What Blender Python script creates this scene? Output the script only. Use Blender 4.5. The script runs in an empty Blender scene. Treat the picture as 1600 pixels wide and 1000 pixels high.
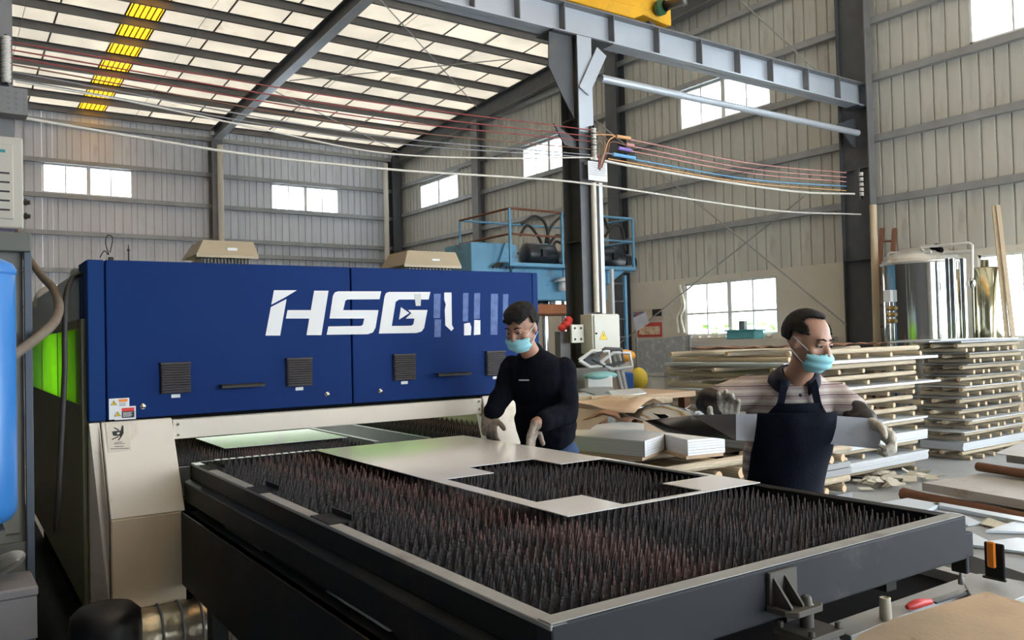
import bpy, bmesh, math, random
from mathutils import Vector, Matrix, noise
R = random.Random(7)
PI = math.pi
rad = math.radians
SC = bpy.context.scene
C = SC.collection

# ------------------------------------------------------------------ camera
F_PX, PITCH, ROLL, YAW = 1298.0, rad(1.412), rad(-1.455), rad(35.2)
CZ = 1.5
_fw = Vector((0, math.cos(PITCH), math.sin(PITCH)))
_up = Vector((0, -math.sin(PITCH), math.cos(PITCH)))
_rt = Vector((1, 0, 0))
_r2 = _rt * math.cos(ROLL) + _up * math.sin(ROLL)
_u2 = -_rt * math.sin(ROLL) + _up * math.cos(ROLL)
MROT = rad(-1.2)                       # the laser machine stands 1.2 degrees off the building grid
def _turn(v, a):
    c, s = math.cos(a), math.sin(a)
    return Vector((c * v.x - s * v.y, s * v.x + c * v.y, v.z))
cam_d = bpy.data.cameras.new('camera')
cam = bpy.data.objects.new('camera', cam_d)
C.objects.link(cam)
cam_d.sensor_width = 36
cam_d.lens = F_PX / 1600 * 36
cam_d.clip_end = 300
cam_d.clip_start = 0.05
_m = Matrix([_turn(_r2, -YAW), _turn(_u2, -YAW), -_turn(_fw, -YAW)]).transposed().to_4x4()
cam.matrix_world = Matrix.Translation((0, 0, CZ)) @ _m
SC.camera = cam
# ------------------------------------------------------------------ world, sun, exposure
W = bpy.data.worlds.new('sky')
SC.world = W
W.use_nodes = True
bg = W.node_tree.nodes['Background']
bg.inputs[0].default_value = (0.86, 0.93, 1.0, 1)
bg.inputs[1].default_value = 7.0
sun_d = bpy.data.lights.new('sun', 'SUN')
sun_d.energy = 1.4
sun_d.angle = rad(2)
sun_d.color = (1.0, 0.95, 0.86)
sun = bpy.data.objects.new('sun', sun_d)
C.objects.link(sun)
sun.location = (0, 0, 20)
sun.rotation_euler = (rad(-14), rad(16), 0)
SC.view_settings.view_transform = 'Standard'
SC.view_settings.look = 'None'
SC.view_settings.gamma = 1
SC.view_settings.use_curve_mapping = False
SC.view_settings.exposure = 0.34
SC.cycles.max_bounces = 10
SC.cycles.diffuse_bounces = 5
SC.cycles.glossy_bounces = 4
SC.cycles.transmission_bounces = 6
SC.cycles.transparent_max_bounces = 12

# ------------------------------------------------------------------ where a picture point lies on a real plane of the hall
def ray(px, py, fr='B'):
    d = _fw + _r2 * ((px - 800) / F_PX) - _u2 * ((py - 500) / F_PX)
    return _turn(d, -YAW - (MROT if fr == 'M' else 0))
def onz(px, py, z, fr='B'):
    d = ray(px, py, fr); t = (z - CZ) / d.z
    return Vector((d.x * t, d.y * t, z))
def ony(px, py, y, fr='B'):
    d = ray(px, py, fr); t = y / d.y
    return Vector((d.x * t, y, CZ + d.z * t))
def onx(px, py, x, fr='B'):
    d = ray(px, py, fr); t = x / d.x
    return Vector((x, d.y * t, CZ + d.z * t))

# ------------------------------------------------------------------ materials
MATS = {}
def mat(name, col, rough=0.6, metal=0.0, var=0.12, scale=6.0, bump=0.0, bscale=60.0, dirt=None, dirt_amt=0.0,
        dscale=2.0, spec=0.5, stretch=None, trans=0.0, emit=None, estr=0.0, coat=0.0, alpha=1.0):
    if name in MATS: return MATS[name]
    m = bpy.data.materials.new(name); m.use_nodes = True
    nt = m.node_tree; N = nt.nodes; L = nt.links
    b = N['Principled BSDF']
    b.inputs['Roughness'].default_value = rough
    b.inputs['Metallic'].default_value = metal
    b.inputs['Specular IOR Level'].default_value = spec
    b.inputs['Coat Weight'].default_value = coat
    b.inputs['Alpha'].default_value = alpha
    tc = N.new('ShaderNodeTexCoord'); src = tc.outputs['Object']
    if stretch:
        mp = N.new('ShaderNodeMapping'); mp.inputs['Scale'].default_value = stretch
        L.new(src, mp.inputs[0]); src = mp.outputs[0]
    nz = N.new('ShaderNodeTexNoise'); nz.inputs['Scale'].default_value = scale; nz.inputs['Detail'].default_value = 6
    L.new(src, nz.inputs['Vector'])
    mr = N.new('ShaderNodeMapRange')
    mr.inputs['From Min'].default_value = .25; mr.inputs['From Max'].default_value = .75
    mr.inputs['To Min'].default_value = 1 - var; mr.inputs['To Max'].default_value = 1 + var
    L.new(nz.outputs[0], mr.inputs[0])
    mx = N.new('ShaderNodeMix'); mx.data_type = 'RGBA'; mx.blend_type = 'MULTIPLY'; mx.inputs[0].default_value = 1
    mx.inputs[6].default_value = (*col, 1); L.new(mr.outputs[0], mx.inputs[7])
    out = mx.outputs[2]
    if dirt:
        n2 = N.new('ShaderNodeTexNoise'); n2.inputs['Scale'].default_value = dscale; n2.inputs['Detail'].default_value = 9
        n2.inputs['Roughness'].default_value = .7
        L.new(src, n2.inputs['Vector'])
        r2 = N.new('ShaderNodeMapRange')
        r2.inputs['From Min'].default_value = .62 - dirt_amt * .35; r2.inputs['From Max'].default_value = .78 - dirt_amt * .3
        L.new(n2.outputs[0], r2.inputs[0])
        m2 = N.new('ShaderNodeMix'); m2.data_type = 'RGBA'; L.new(r2.outputs[0], m2.inputs[0])
        L.new(out, m2.inputs[6]); m2.inputs[7].default_value = (*dirt, 1); out = m2.outputs[2]
    L.new(out, b.inputs['Base Color'])
    if bump:
        n3 = N.new('ShaderNodeTexNoise'); n3.inputs['Scale'].default_value = bscale; n3.inputs['Detail'].default_value = 4
        L.new(src, n3.inputs['Vector'])
        bp = N.new('ShaderNodeBump'); bp.inputs['Strength'].default_value = bump; bp.inputs['Distance'].default_value = .01
        L.new(n3.outputs[0], bp.inputs['Height']); L.new(bp.outputs[0], b.inputs['Normal'])
    if emit:
        b.inputs['Emission Color'].default_value = (*emit, 1); b.inputs['Emission Strength'].default_value = estr
    if trans:
        tr = N.new('ShaderNodeBsdfTranslucent'); L.new(out, tr.inputs[0])
        ms = N.new('ShaderNodeMixShader'); ms.inputs[0].default_value = trans
        L.new(b.outputs[0], ms.inputs[1]); L.new(tr.outputs[0], ms.inputs[2])
        L.new(ms.outputs[0], N['Material Output'].inputs[0])
    MATS[name] = m
    return m
def glass_mat(name, tint=(1, 1, 1), haze=0.0):
    if name in MATS: return MATS[name]
    m = bpy.data.materials.new(name); m.use_nodes = True
    nt = m.node_tree; N = nt.nodes; L = nt.links
    N.remove(N['Principled BSDF'])
    t = N.new('ShaderNodeBsdfTransparent'); t.inputs[0].default_value = (*tint, 1)
    g = N.new('ShaderNodeBsdfGlossy'); g.inputs['Roughness'].default_value = .03
    fr = N.new('ShaderNodeFresnel'); fr.inputs[0].default_value = 1.45
    ms = N.new('ShaderNodeMixShader'); fm = N.new('ShaderNodeMath'); fm.operation = 'MULTIPLY'; fm.inputs[1].default_value = .25; L.new(fr.outputs[0], fm.inputs[0]); L.new(fm.outputs[0], ms.inputs[0]); L.new(t.outputs[0], ms.inputs[1]); L.new(g.outputs[0], ms.inputs[2])
    out = ms.outputs[0]
    if haze:
        tl = N.new('ShaderNodeBsdfTranslucent'); tl.inputs[0].default_value = (*tint, 1)
        m2 = N.new('ShaderNodeMixShader'); m2.inputs[0].default_value = haze
        L.new(out, m2.inputs[1]); L.new(tl.outputs[0], m2.inputs[2]); out = m2.outputs[0]
    L.new(out, N['Material Output'].inputs[0])
    MATS[name] = m
    return m

# ------------------------------------------------------------------ mesh builder
def basis(d, up=(0, 0, 1)):
    d = Vector(d).normalized(); up = Vector(up)
    if abs(d.dot(up)) > .98: up = Vector((1, 0, 0)) if abs(d.x) < .9 else Vector((0, 1, 0))
    s = d.cross(up).normalized(); u = s.cross(d).normalized()
    return d, s, u
class MB:
    def __init__(s): s.v = []; s.f = []; s.m = []; s.k = 0; s.sm = []; s.smooth = False
    def add(s, vs, fs):
        o = len(s.v); s.v += [Vector(v) for v in vs]
        for f in fs: s.f.append([i + o for i in f]); s.m.append(s.k); s.sm.append(s.smooth)
        return s
    def box(s, x0, x1, y0, y1, z0, z1):
        vs = [(x, y, z) for z in (z0, z1) for y in (y0, y1) for x in (x0, x1)]
        return s.add(vs, [(0, 2, 3, 1), (4, 5, 7, 6), (0, 1, 5, 4), (2, 6, 7, 3), (0, 4, 6, 2), (1, 3, 7, 5)])
    def cbox(s, c, sx, sy, sz, rz=0, mtx=None):
        vs = [Vector((x * sx / 2, y * sy / 2, z * sz / 2)) for z in (-1, 1) for y in (-1, 1) for x in (-1, 1)]
        if mtx is None: mtx = Matrix.Rotation(rz, 3, 'Z')
        vs = [mtx @ v + Vector(c) for v in vs]
        return s.add(vs, [(0, 2, 3, 1), (4, 5, 7, 6), (0, 1, 5, 4), (2, 6, 7, 3), (0, 4, 6, 2), (1, 3, 7, 5)])
    def beam(s, a, b, w, h, up=(0, 0, 1)):
        a = Vector(a); b = Vector(b); d, sd, u = basis(b - a, up)
        vs = [p + sd * (i * w / 2) + u * (j * h / 2) for p in (a, b) for j in (-1, 1) for i in (-1, 1)]
        return s.add(vs, [(0, 2, 3, 1), (4, 5, 7, 6), (0, 1, 5, 4), (2, 6, 7, 3), (0, 4, 6, 2), (1, 3, 7, 5)])
    def ibeam(s, a, b, w, h, tw=.012, tf=.016, up=(0, 0, 1)):
        a = Vector(a); b = Vector(b); d, sd, u = basis(b - a, up)
        s.beam(a, b, tw, h - tf, up)
        s.beam(a + u * (h - tf) / 2, b + u * (h - tf) / 2, w, tf, up)
        return s.beam(a - u * (h - tf) / 2, b - u * (h - tf) / 2, w, tf, up)
    def tube(s, pts, r, n=10, cap=True, up=(0, 0, 1)):
        pts = [Vector(p) for p in pts]; k = len(pts)
        rs = r if isinstance(r, (list, tuple)) else [r] * k
        d, sd, u = basis(pts[1] - pts[0], up); vs = []
        for i, p in enumerate(pts):
            t = (pts[min(i + 1, k - 1)] - pts[max(i - 1, 0)]).normalized()
            sd = (sd - t * sd.dot(t)).normalized(); u = sd.cross(t)
            vs += [p + (sd * math.cos(2 * PI * j / n) + u * math.sin(2 * PI * j / n)) * rs[i] for j in range(n)]
        fs = [(i * n + j, i * n + (j + 1) % n, (i + 1) * n + (j + 1) % n, (i + 1) * n + j) for i in range(k - 1) for j in range(n)]
        o = s.smooth; s.smooth = True; s.add(vs, fs); s.smooth = o
        if cap:
            s.add(vs[:n], [tuple(range(n))[::-1]]); s.add(vs[-n:], [tuple(range(n))])
        return s
    def cyl(s, a, b, r, n=16, r2=None): return s.tube([a, b], [r, r if r2 is None else r2], n)
    def lathe(s, prof, c=(0, 0, 0), n=24, axis=None):
        c = Vector(c); k = len(prof)
        if axis is None: ax, sd, u = Vector((0, 0, 1)), Vector((1, 0, 0)), Vector((0, 1, 0))
        else: ax, sd, u = basis(axis)
        vs = [c + ax * z + (sd * math.cos(2 * PI * j / n) + u * math.sin(2 * PI * j / n)) * max(r, 1e-4) for r, z in prof for j in range(n)]
        fs = [(i * n + j, i * n + (j + 1) % n, (i + 1) * n + (j + 1) % n, (i + 1) * n + j) for i in range(k - 1) for j in range(n)]
        o = s.smooth; s.smooth = True; s.add(vs, fs); s.smooth = o
        return s
    def prism(s, poly, off):
        n = len(poly); off = Vector(off); a = [Vector(p) for p in poly]; b = [p + off for p in a]
        return s.add(a + b, [tuple(range(n))[::-1], tuple(range(n, 2 * n))] + [(i, (i + 1) % n, n + (i + 1) % n, n + i) for i in range(n)])
    def ball(s, c, rx, ry=None, rz=None, n=12, m=8):
        ry = rx if ry is None else ry; rz = rx if rz is None else rz; c = Vector(c)
        vs = [c + Vector((rx * math.sin(PI * i / m) * math.cos(2 * PI * j / n), ry * math.sin(PI * i / m) * math.sin(2 * PI * j / n), rz * math.cos(PI * i / m))) for i in range(m + 1) for j in range(n)]
        fs = [(i * n + j, (i + 1) * n + j, (i + 1) * n + (j + 1) % n, i * n + (j + 1) % n) for i in range(m) for j in range(n)]
        o = s.smooth; s.smooth = True; s.add(vs, fs); s.smooth = o
        return s
    def mesh(s, name, mats, org=(0, 0, 0)):
        me = bpy.data.meshes.new(name); o = Vector(org)
        me.from_pydata([v - o for v in s.v], [], s.f)
        for m in (mats if isinstance(mats, (list, tuple)) else [mats]): me.materials.append(m)
        me.polygons.foreach_set('material_index', s.m)
        me.polygons.foreach_set('use_smooth', s.sm)
        bm = bmesh.new(); bm.from_mesh(me)
        bmesh.ops.recalc_face_normals(bm, faces=bm.faces); bm.to_mesh(me); bm.free()
        return me
ORG = {}
def tag(o, label=None, cat=None, group=None, kind=None):
    if label: o['label'] = label
    if cat: o['category'] = cat
    if group: o['group'] = group
    if kind: o['kind'] = kind
    return o
def place(o, loc, fr='B', rz=0):
    loc = Vector(loc)
    o.location = _turn(loc, MROT) if fr == 'M' else loc
    o.rotation_euler = (0, 0, rz + (MROT if fr == 'M' else 0))
def thing(name, label, cat, loc, fr='B', group=None, kind=None):
    o = bpy.data.objects.new(name, None); o.empty_display_size = .1; C.objects.link(o)
    ORG[o.name] = Vector(loc); place(o, loc, fr)
    return tag(o, label, cat, group, kind)
def part(mb, name, m, parent, label=None, bevel=0, kind=None, seg=1):
    org = ORG[parent.name]
    o = bpy.data.objects.new(name, mb.mesh(name, m, org)); C.objects.link(o); o.parent = parent
    ORG[o.name] = org
    if bevel: bev(o, bevel, seg)
    return tag(o, label, None, None, kind)
def solo(mb, name, m, label, cat, loc, fr='B', group=None, kind=None, bevel=0):
    o = bpy.data.objects.new(name, mb.mesh(name, m, loc)); C.objects.link(o)
    ORG[o.name] = Vector(loc); place(o, loc, fr)
    if bevel: bev(o, bevel)
    return tag(o, label, cat, group, kind)
def bev(o, w, seg=1):
    b = o.modifiers.new('bevel', 'BEVEL'); b.width = w; b.segments = seg; b.limit_method = 'ANGLE'; b.angle_limit = rad(40)
def inst(me, name, parent, loc, rot=(0, 0, 0), sc=(1, 1, 1)):
    o = bpy.data.objects.new(name, me); C.objects.link(o); o.parent = parent
    o.location = Vector(loc) - ORG[parent.name]; o.rotation_euler = rot; o.scale = sc
    ORG[o.name] = Vector(loc)
    return o
def copy_tree(o, parent=None):
    c = o.copy(); C.objects.link(c); c.parent = parent
    for ch in list(o.children): copy_tree(ch, c)
    return c

# palette
M_clad = mat('cladding_beige', (.57, .565, .51), .6, .0, .10, 3, dirt=(.33, .32, .28), dirt_amt=.25, dscale=1.3, stretch=(1, 1, .25))
M_cladb = mat('cladding_grey', (.66, .68, .73), .6, .0, .10, 3, dirt=(.42, .43, .47), dirt_amt=.25, dscale=1.3, stretch=(1, 1, .25))
M_girt = mat('girt_steel', (.34, .35, .35), .5, .3, .12, 4)
M_steel = mat('painted_dark_steel', (.085, .09, .098), .5, .2, .15, 4, dirt=(.14, .12, .10), dirt_amt=.15)
M_steel2 = mat('painted_grey_steel', (.20, .20, .205), .55, .2, .12, 3, dirt=(.13, .125, .12), dirt_amt=.2)
M_lite = mat('pale_blue_grey_steel', (.50, .55, .61), .4, .35, .08, 2)
M_purlin = mat('purlin_steel', (.16, .155, .15), .6, .3, .12, 3)
M_roof = mat('roof_sheet', (.93, .88, .80), .8, 0, .08, 1.2, dirt=(.66, .58, .46), dirt_amt=.08, dscale=1.1, trans=.26)
M_sky = mat('amber_skylight', (1.0, .66, .10), .5, 0, .2, 8, stretch=(6, 1, 1), trans=.8)
M_floor = mat('floor_concrete', (.35, .36, .36), .55, 0, .12, 1.5, .2, 40, dirt=(.20, .20, .19), dirt_amt=.25, dscale=.8)
M_plast = mat('plaster_cream', (.66, .62, .54), .8, 0, .06, 2, .2, 30, dirt=(.50, .46, .39), dirt_amt=.15)
M_white = mat('white_frame', (.75, .75, .72), .5)
M_glass = glass_mat('window_glass', (.97, .99, 1))
M_rod = mat('steel_rod', (.36, .355, .34), .5, .4)

# ------------------------------------------------------------------ shell
XG, YBK = 12.0, 23.0
def roofz(y): return 7.56 + .05 * (23 - y)
mb = MB(); mb.box(-12, 16, -8, 26, -.2, 0)
solo(mb, 'floor', M_floor, None, None, (0, 0, 0), kind='structure')

PANELS = {}
def panel_mesh(w, h, m, tagk):
    key = (round(w, 2), round(h, 2), tagk)
    if key not in PANELS:
        b = MB(); xs = [0]; ds = [0]
        k = .1
        while k + .012 < w:
            xs += [k - .017, k - .010, k + .010, k + .017]; ds += [0, .027, .027, 0]; k += .2
        xs.append(w); ds.append(0)
        vs = []
        for x, d in zip(xs, ds): vs += [(x, d, 0), (x, d, h)]
        fs = [(2 * i, 2 * i + 2, 2 * i + 3, 2 * i + 1) for i in range(len(xs) - 1)]
        o = len(vs); vs += [(0, .03, 0), (w, .03, 0), (w, .03, h), (0, .03, h)]
        fs.append((o, o + 3, o + 2, o + 1))
        b.add(vs, fs); PANELS[key] = b.mesh('wall_panel', m)
    return PANELS[key]
def clad(root, axis, a0, a1, z0, ztop, openings, m, tagk, skip=lambda a: False):
    """upright corrugated sheets, 0.8 m wide, cut round the openings (a, b, za, zb)"""
    cuts = sorted(set([a0, a1] + [v for o in openings for v in o[:2] if a0 < v < a1]))
    cols = []
    for p, q in zip(cuts, cuts[1:]):
        n = max(1, round((q - p) / .8))
        cols += [(p + (q - p) * i / n, p + (q - p) * (i + 1) / n) for i in range(n)]
    for p, q in cols:
        mid = (p + q) / 2; spans = [(z0, ztop(mid))]
        for oa, ob, za, zb in openings:
            if oa < mid < ob:
                new = []
                for s0, s1 in spans:
                    if zb <= s0 or za >= s1: new.append((s0, s1)); continue
                    if za > s0: new.append((s0, za))
                    if zb < s1: new.append((zb, s1))
                spans = new
        for s0, s1 in spans:
            if s1 - s0 < .05: continue
            me = panel_mesh(q - p - .004, s1 - s0, m, tagk)
            if axis == 'x': inst(me, 'wall_panel', root, (p, YBK, s0))
            else: inst(me, 'wall_panel', root, (XG, q, s0), (0, 0, -PI / 2))

GW = [(9.05, 11.17, 1.5, 2.5), (3.4, 5.69, 1.36, 2.52), (9.05, 11.17, 5.48, 6.22), (14.3, 16.38, 5.45, 6.2), (19.42, 21.56, 5.45, 6.16), (3.4, 5.69, 5.48, 6.22)]
BW = [(2.33, 4.37, 5.40, 6.12), (8.0, 10.03, 5.38, 6.11), (2.56, 2.88, 2.92, 3.16)]
wg = thing('wall_gable', None, None, (XG, 0, 0), kind='structure')
GWD = GW + [(0.0, 2.4, 0, 4.8)]
clad(wg, 'y', 0.0, YBK, 2.62, lambda y: roofz(y) + .03, GWD, M_clad, 'g')
wb = thing('wall_back', None, None, (0, YBK, 0), kind='structure')
clad(wb, 'x', -1.2, XG, 0, lambda x: roofz(YBK) - .02, BW, M_cladb, 'b')
# plastered lower wall on the gable side, pieces round the window openings
mb = MB()
ys = [2.4, 3.4, 5.69, 9.05, 11.17, 23]
for i, (p, q) in enumerate(zip(ys, ys[1:])):
    top = [2.62, 2.52, 2.62, 2.5, 2.62][i]
    if i in (1, 3):
        zs, ze = (1.36, 2.52) if i == 1 else (1.5, 2.5)
        mb.box(XG - .02, XG + .22, p, q, 0, zs); mb.box(XG - .02, XG + .2, p, q, ze, 2.62)
    else: mb.box(XG - .02, XG + .2, p, q, 0, 2.62)
part(mb, 'plaster_dado', M_plast, wg)
# girts
def cgirt(a, b, inward):
    mb = MB(); a = Vector(a); b = Vector(b); n = Vector(inward)
    mid = n * .05
    mb.beam(a + mid + Vector((0, 0, .05)), b + mid + Vector((0, 0, .05)), .1, .008)
    mb.beam(a + mid - Vector((0, 0, .05)), b + mid - Vector((0, 0, .05)), .1, .008)
    mb.beam(a + n * .1, b + n * .1, .008, .108)
    return mb
for z in (3.5, 4.46, 5.40, 6.28, 7.24, 8.1):
    yt = 22.8 if z < 7.5 else (11.5 if z < 8 else 1)
    if z > 8: continue
    part(cgirt((XG, 0 if z > 4.8 else 2.4, z), (XG, yt, z), (-1, 0, 0)), 'girt', M_girt, wg)
for z in (2.6, 3.5, 4.42, 5.33, 6.18, 7.15):
    part(cgirt((-1.2, YBK, z), (11.8, YBK, z), (0, -1, 0)), 'girt', M_girt, wb)
part(cgirt((6.4, YBK, 4.02), (11.8, YBK, 4.02), (0, -1, 0)), 'girt', M_girt, wb)

# windows -----------------------------------------------------------
wn = [0]
def window(axis, a0, a1, z0, z1, ncol, nrow, wide=True, t=.035):
    wn[0] += 1
    P = (lambda a, d, z: (XG + d, a, z)) if axis == 'y' else (lambda a, d, z: (a, YBK + d, z))
    w = thing('window_%d' % wn[0], None, None, P(a0, 0, z0), kind='structure')
    def bar(mb, a, b, zz0, zz1, d0=0, d1=.06):
        p, q = P(a, d0, zz0), P(b, d1, zz1)
        mb.box(min(p[0], q[0]), max(p[0], q[0]), min(p[1], q[1]), max(p[1], q[1]), zz0, zz1)
    mb = MB()
    bar(mb, a0, a1, z0, z0 + t); bar(mb, a0, a1, z1 - t, z1); bar(mb, a0, a0 + t, z0, z1); bar(mb, a1 - t, a1, z0, z1)
    part(mb, 'window_frame', M_white, w)
    for i in range(1, ncol):
        a = a0 + (a1 - a0) * i / ncol; hw = .045 if (i * 2 == ncol and wide) else .014
        mb = MB(); bar(mb, a - hw, a + hw, z0 + t, z1 - t, .005, .055); part(mb, 'mullion', M_white, w)
    for k in range(1, nrow):
        z = z0 + (z1 - z0) * (.42 if nrow == 2 else k / nrow)
        mb = MB(); bar(mb, a0 + t, a1 - t, z - .018, z + .018, .0, .05); part(mb, 'transom', M_white, w)
    for i in range(ncol):
        for k in range(nrow):
            zz = [z0 + t] + [z0 + (z1 - z0) * (.42 if nrow == 2 else q / nrow) for q in range(1, nrow)] + [z1 - t]
            mb = MB(); bar(mb, a0 + (a1 - a0) * i / ncol + .01, a0 + (a1 - a0) * (i + 1) / ncol - .01, zz[k], zz[k + 1], .028, .032)
            part(mb, 'pane', M_glass, w)
    return w
window('y', *GW[0], 4, 2)
window('y', *GW[1], 4, 1)
for g in GW[2:]: window('y', *g, 4, 1)
for g in BW[:2]: window('x', *g, 4, 1)
window('x', *BW[2], 2, 1, False, .02)

# roof ----------------------------------------------------------------
YR0 = -6.2
cl = thing('ceiling', None, None, (0, 0, 7.5), kind='structure')
X0R, X1R = -1.2, 12.06
def slab(mb, x0, x1, y0, y1, dz0, dz1):
    vs = [(x, y, roofz(y) + dz) for dz in (dz0, dz1) for y in (y0, y1) for x in (x0, x1)]
    mb.add(vs, [(0, 2, 3, 1), (4, 5, 7, 6), (0, 1, 5, 4), (2, 6, 7, 3), (0, 4, 6, 2), (1, 3, 7, 5)])
SKX0, SKX1 = 3.12, 3.72
edges = [X0R + i for i in range(10)] + [SKX0]
x = X0R
def roof_strip(x0, x1, name, m):
    mb = MB(); slab(mb, x0 + .002, x1 - .002, YR0, 23.4, 0, .02); return part(mb, name, m, cl)
def one_sided(mb): return mb
xs = [X0R + i * (SKX0 - X0R) / 4 for i in range(5)]
for a, b in zip(xs, xs[1:]): roof_strip(a, b, 'roof_panel', M_roof)
roof_strip(SKX0, SKX1, 'skylight_strip', M_sky)
n = 8
for i in range(n): roof_strip(SKX1 + (X1R - SKX1) * i / n, SKX1 + (X1R - SKX1) * (i + 1) / n, 'roof_panel', M_roof)
seams = xs + [SKX1 + (X1R - SKX1) * i / n for i in range(1, n)] + [SKX1]
for s in seams:
    mb = MB(); slab(mb, s - .016, s + .016, YR0, 23.4, -.012, 0); part(mb, 'roof_seam', M_purlin, cl)
for k in range(6):
    mb = MB(); xx = SKX0 + .05 + k * .1; slab(mb, xx - .012, xx + .012, YR0, 23.4, -.02, 0); part(mb, 'skylight_rib', mat('amber_rib', (.30, .16, .03), .6), cl)
# purlins (C sections) along the hall
for i in range(29):
    y = 22.95 - i * 1.0
    z = roofz(y) - .09
    mb = MB()
    mb.beam((X0R, y, z), (X1R, y, z), .006, .165)
    mb.beam((X0R, y - .03, z + .08), (X1R, y - .03, z + .08), .065, .006)
    mb.beam((X0R, y - .03, z - .08), (X1R, y - .03, z - .08), .065, .006)
    part(mb, 'purlin', M_purlin, cl)
for xx in (1.5, 4.4, 7.9, 9.8):
    mb = MB(); mb.cyl((xx, 3, roofz(3) - .1), (xx, 22.9, roofz(22.9) - .1), .006, 6)
    part(mb, 'sag_rod', M_rod, cl)
# rafters
def rafter(x, label, zoff=0, y1=22.8, taper=.0):
    r = thing('roof_rafter', label, 'rafter', (x, y1, 7), group=None)
    mb = MB()
    def pt(y, dz): return Vector((x, y, roofz(y) - .175 + dz))
    d = .32 + zoff
    a, b = pt(y1, 0), pt(YR0, 0)
    mb.beam(a - Vector((0, 0, d / 2)), b - Vector((0, 0, d / 2)), .012, d)
    part(mb, 'web', M_steel, r)
    mb = MB(); mb.beam(a - Vector((0, 0, .008)), b - Vector((0, 0, .008)), .2, .014); part(mb, 'top_flange', M_steel, r)
    mb = MB(); mb.beam(a - Vector((0, 0, d)), b - Vector((0, 0, d)), .2, .014); part(mb, 'bottom_flange', M_lite if x == 6.4 else M_steel2, r)
    return r
rafter(6.4, 'dark steel roof rafter crossing under the cream roof, left of the middle of the hall')
rafter(11.82, 'dark steel roof rafter running along the top of the corrugated gable wall', .1)
rafter(.3, 'dark steel roof rafter at the far left edge of the roof')

# columns -------------------------------------------------------------
def hcol(label, x, y, z1, w=.2, d=.3, m=M_steel, axis='x', name='steel_column', z0=0, flange=None):
    """H column: flanges face +-axis"""
    r = thing(name, label, 'column', (x, y, z0))
    up = (1, 0, 0) if axis == 'x' else (0, 1, 0)
    u = Vector(up)
    mb = MB(); mb.beam((x, y, z0), (x, y, z1), .012, d - .03, up); part(mb, 'web', m, r)
    for s in (-1, 1):
        mb = MB(); p = Vector((x, y, 0)) + u * s * (d / 2 - .008)
        mb.beam((p.x, p.y, z0), (p.x, p.y, z1), w, .016, up); part(mb, 'flange', flange or m, r)
    mb = MB(); mb.box(x - max(w, d) / 2 - .05, x + max(w, d) / 2 + .05, y - max(w, d) / 2 - .05, y + max(w, d) / 2 + .05, z0, z0 + .02); part(mb, 'base_plate', m, r)
    return r
hcol('grey steel column on the back wall between its two windows', 6.4, 22.75, 7.2, .28, .35, M_steel2, 'y')
hcol('dark steel column in the far corner of the hall', 11.75, 22.75, 7.2, .28, .35, M_steel, 'y')
hcol('slim grey wall column left of the blue press, against the gable wall', 11.85, 18.2, 7.3, .3, .2, M_steel2, 'x')
hcol('dark wall column right of the blue press, against the gable wall', 11.85, 12.85, 7.5, .34, .25, M_steel, 'x')

# ------------------------------------------------------------------ crane runway, columns that carry it
def crane_column(label, x0, x1, y0, y1, z1, front=M_lite):
    r = thing('crane_column', label, 'column', ((x0 + x1) / 2, (y0 + y1) / 2, 0))
    xm = (x0 + x1) / 2
    mb = MB(); mb.box(x0, x1, y0, y0 + .018, 0, z1); part(mb, 'flange', front, r)
    mb = MB(); mb.box(x0, x1, y1 - .018, y1, 0, z1); part(mb, 'flange', M_steel, r)
    mb = MB(); mb.box(xm - .008, xm + .008, y0 + .018, y1 - .018, 0, z1); part(mb, 'web', M_steel, r)
    mb = MB(); mb.box(x0 - .1, x1 + .1, y0 - .1, y1 + .1, 0, .025); part(mb, 'base_plate', M_steel, r)
    for k in range(3):
        mb = MB(); z = 1.2 + k * 1.4; mb.box(x0 + .004, xm, y0 + .018, y1 - .018, z, z + .012); part(mb, 'stiffener', M_steel, r)
    return r
cc = crane_column('dark steel crane column in the middle of the hall, with the electrical box on it', 6.03, 6.25, 7.15, 7.46, 4.95, M_steel)
mb = MB(); mb.box(6.035, 6.245, 7.14, 7.15, 3.84, 4.94); part(mb, 'cover_plate', M_lite, cc, 'pale blue-grey upper plate')
mb = MB()   # web gusset under the beam and side brackets
mb.prism([(5.70, 7.22, 4.95), (6.03, 7.22, 4.95), (6.03, 7.22, 4.0), (5.86, 7.22, 4.25), (5.68, 7.22, 4.55)], (0, .016, 0))
part(mb, 'gusset_plate', M_steel, cc)
mb = MB(); mb.box(5.70, 6.6, 7.15, 7.46, 4.935, 4.952); part(mb, 'cap_plate', M_steel, cc)
mb = MB(); mb.prism([(5.72, 7.2, 3.9), (6.03, 7.2, 3.75), (6.03, 7.2, 3.66), (5.86, 7.2, 3.68)], (0, .02, 0)); part(mb, 'side_bracket', M_steel, cc)
mb = MB(); mb.beam((6.10, 7.12, 4.30), (6.38, 7.12, 4.80), .16, .012, (0, 1, 0)); part(mb, 'knee_brace', M_lite, cc)
rc = crane_column('tall dark steel crane column against the gable wall on the right', ony(1360, 300, 7.1).x, ony(1360, 300, 7.1).x + .16, 7.1, 7.6, 8.2, M_steel2)
rx = ony(1360, 300, 7.1).x
mb = MB(); mb.prism([(rx - .40, 7.35, 4.66), (rx + .42, 7.35, 4.93), (rx + .42, 7.35, 4.75), (rx + .15, 7.35, 4.35), (rx, 7.35, 4.35)], (0, .02, 0)); part(mb, 'gusset_plate', M_steel, rc)
mb = MB(); mb.box(rx - .12, rx + .45, 7.16, 7.42, 4.93, 4.95); part(mb, 'corbel_plate', M_steel, rc)
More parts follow.
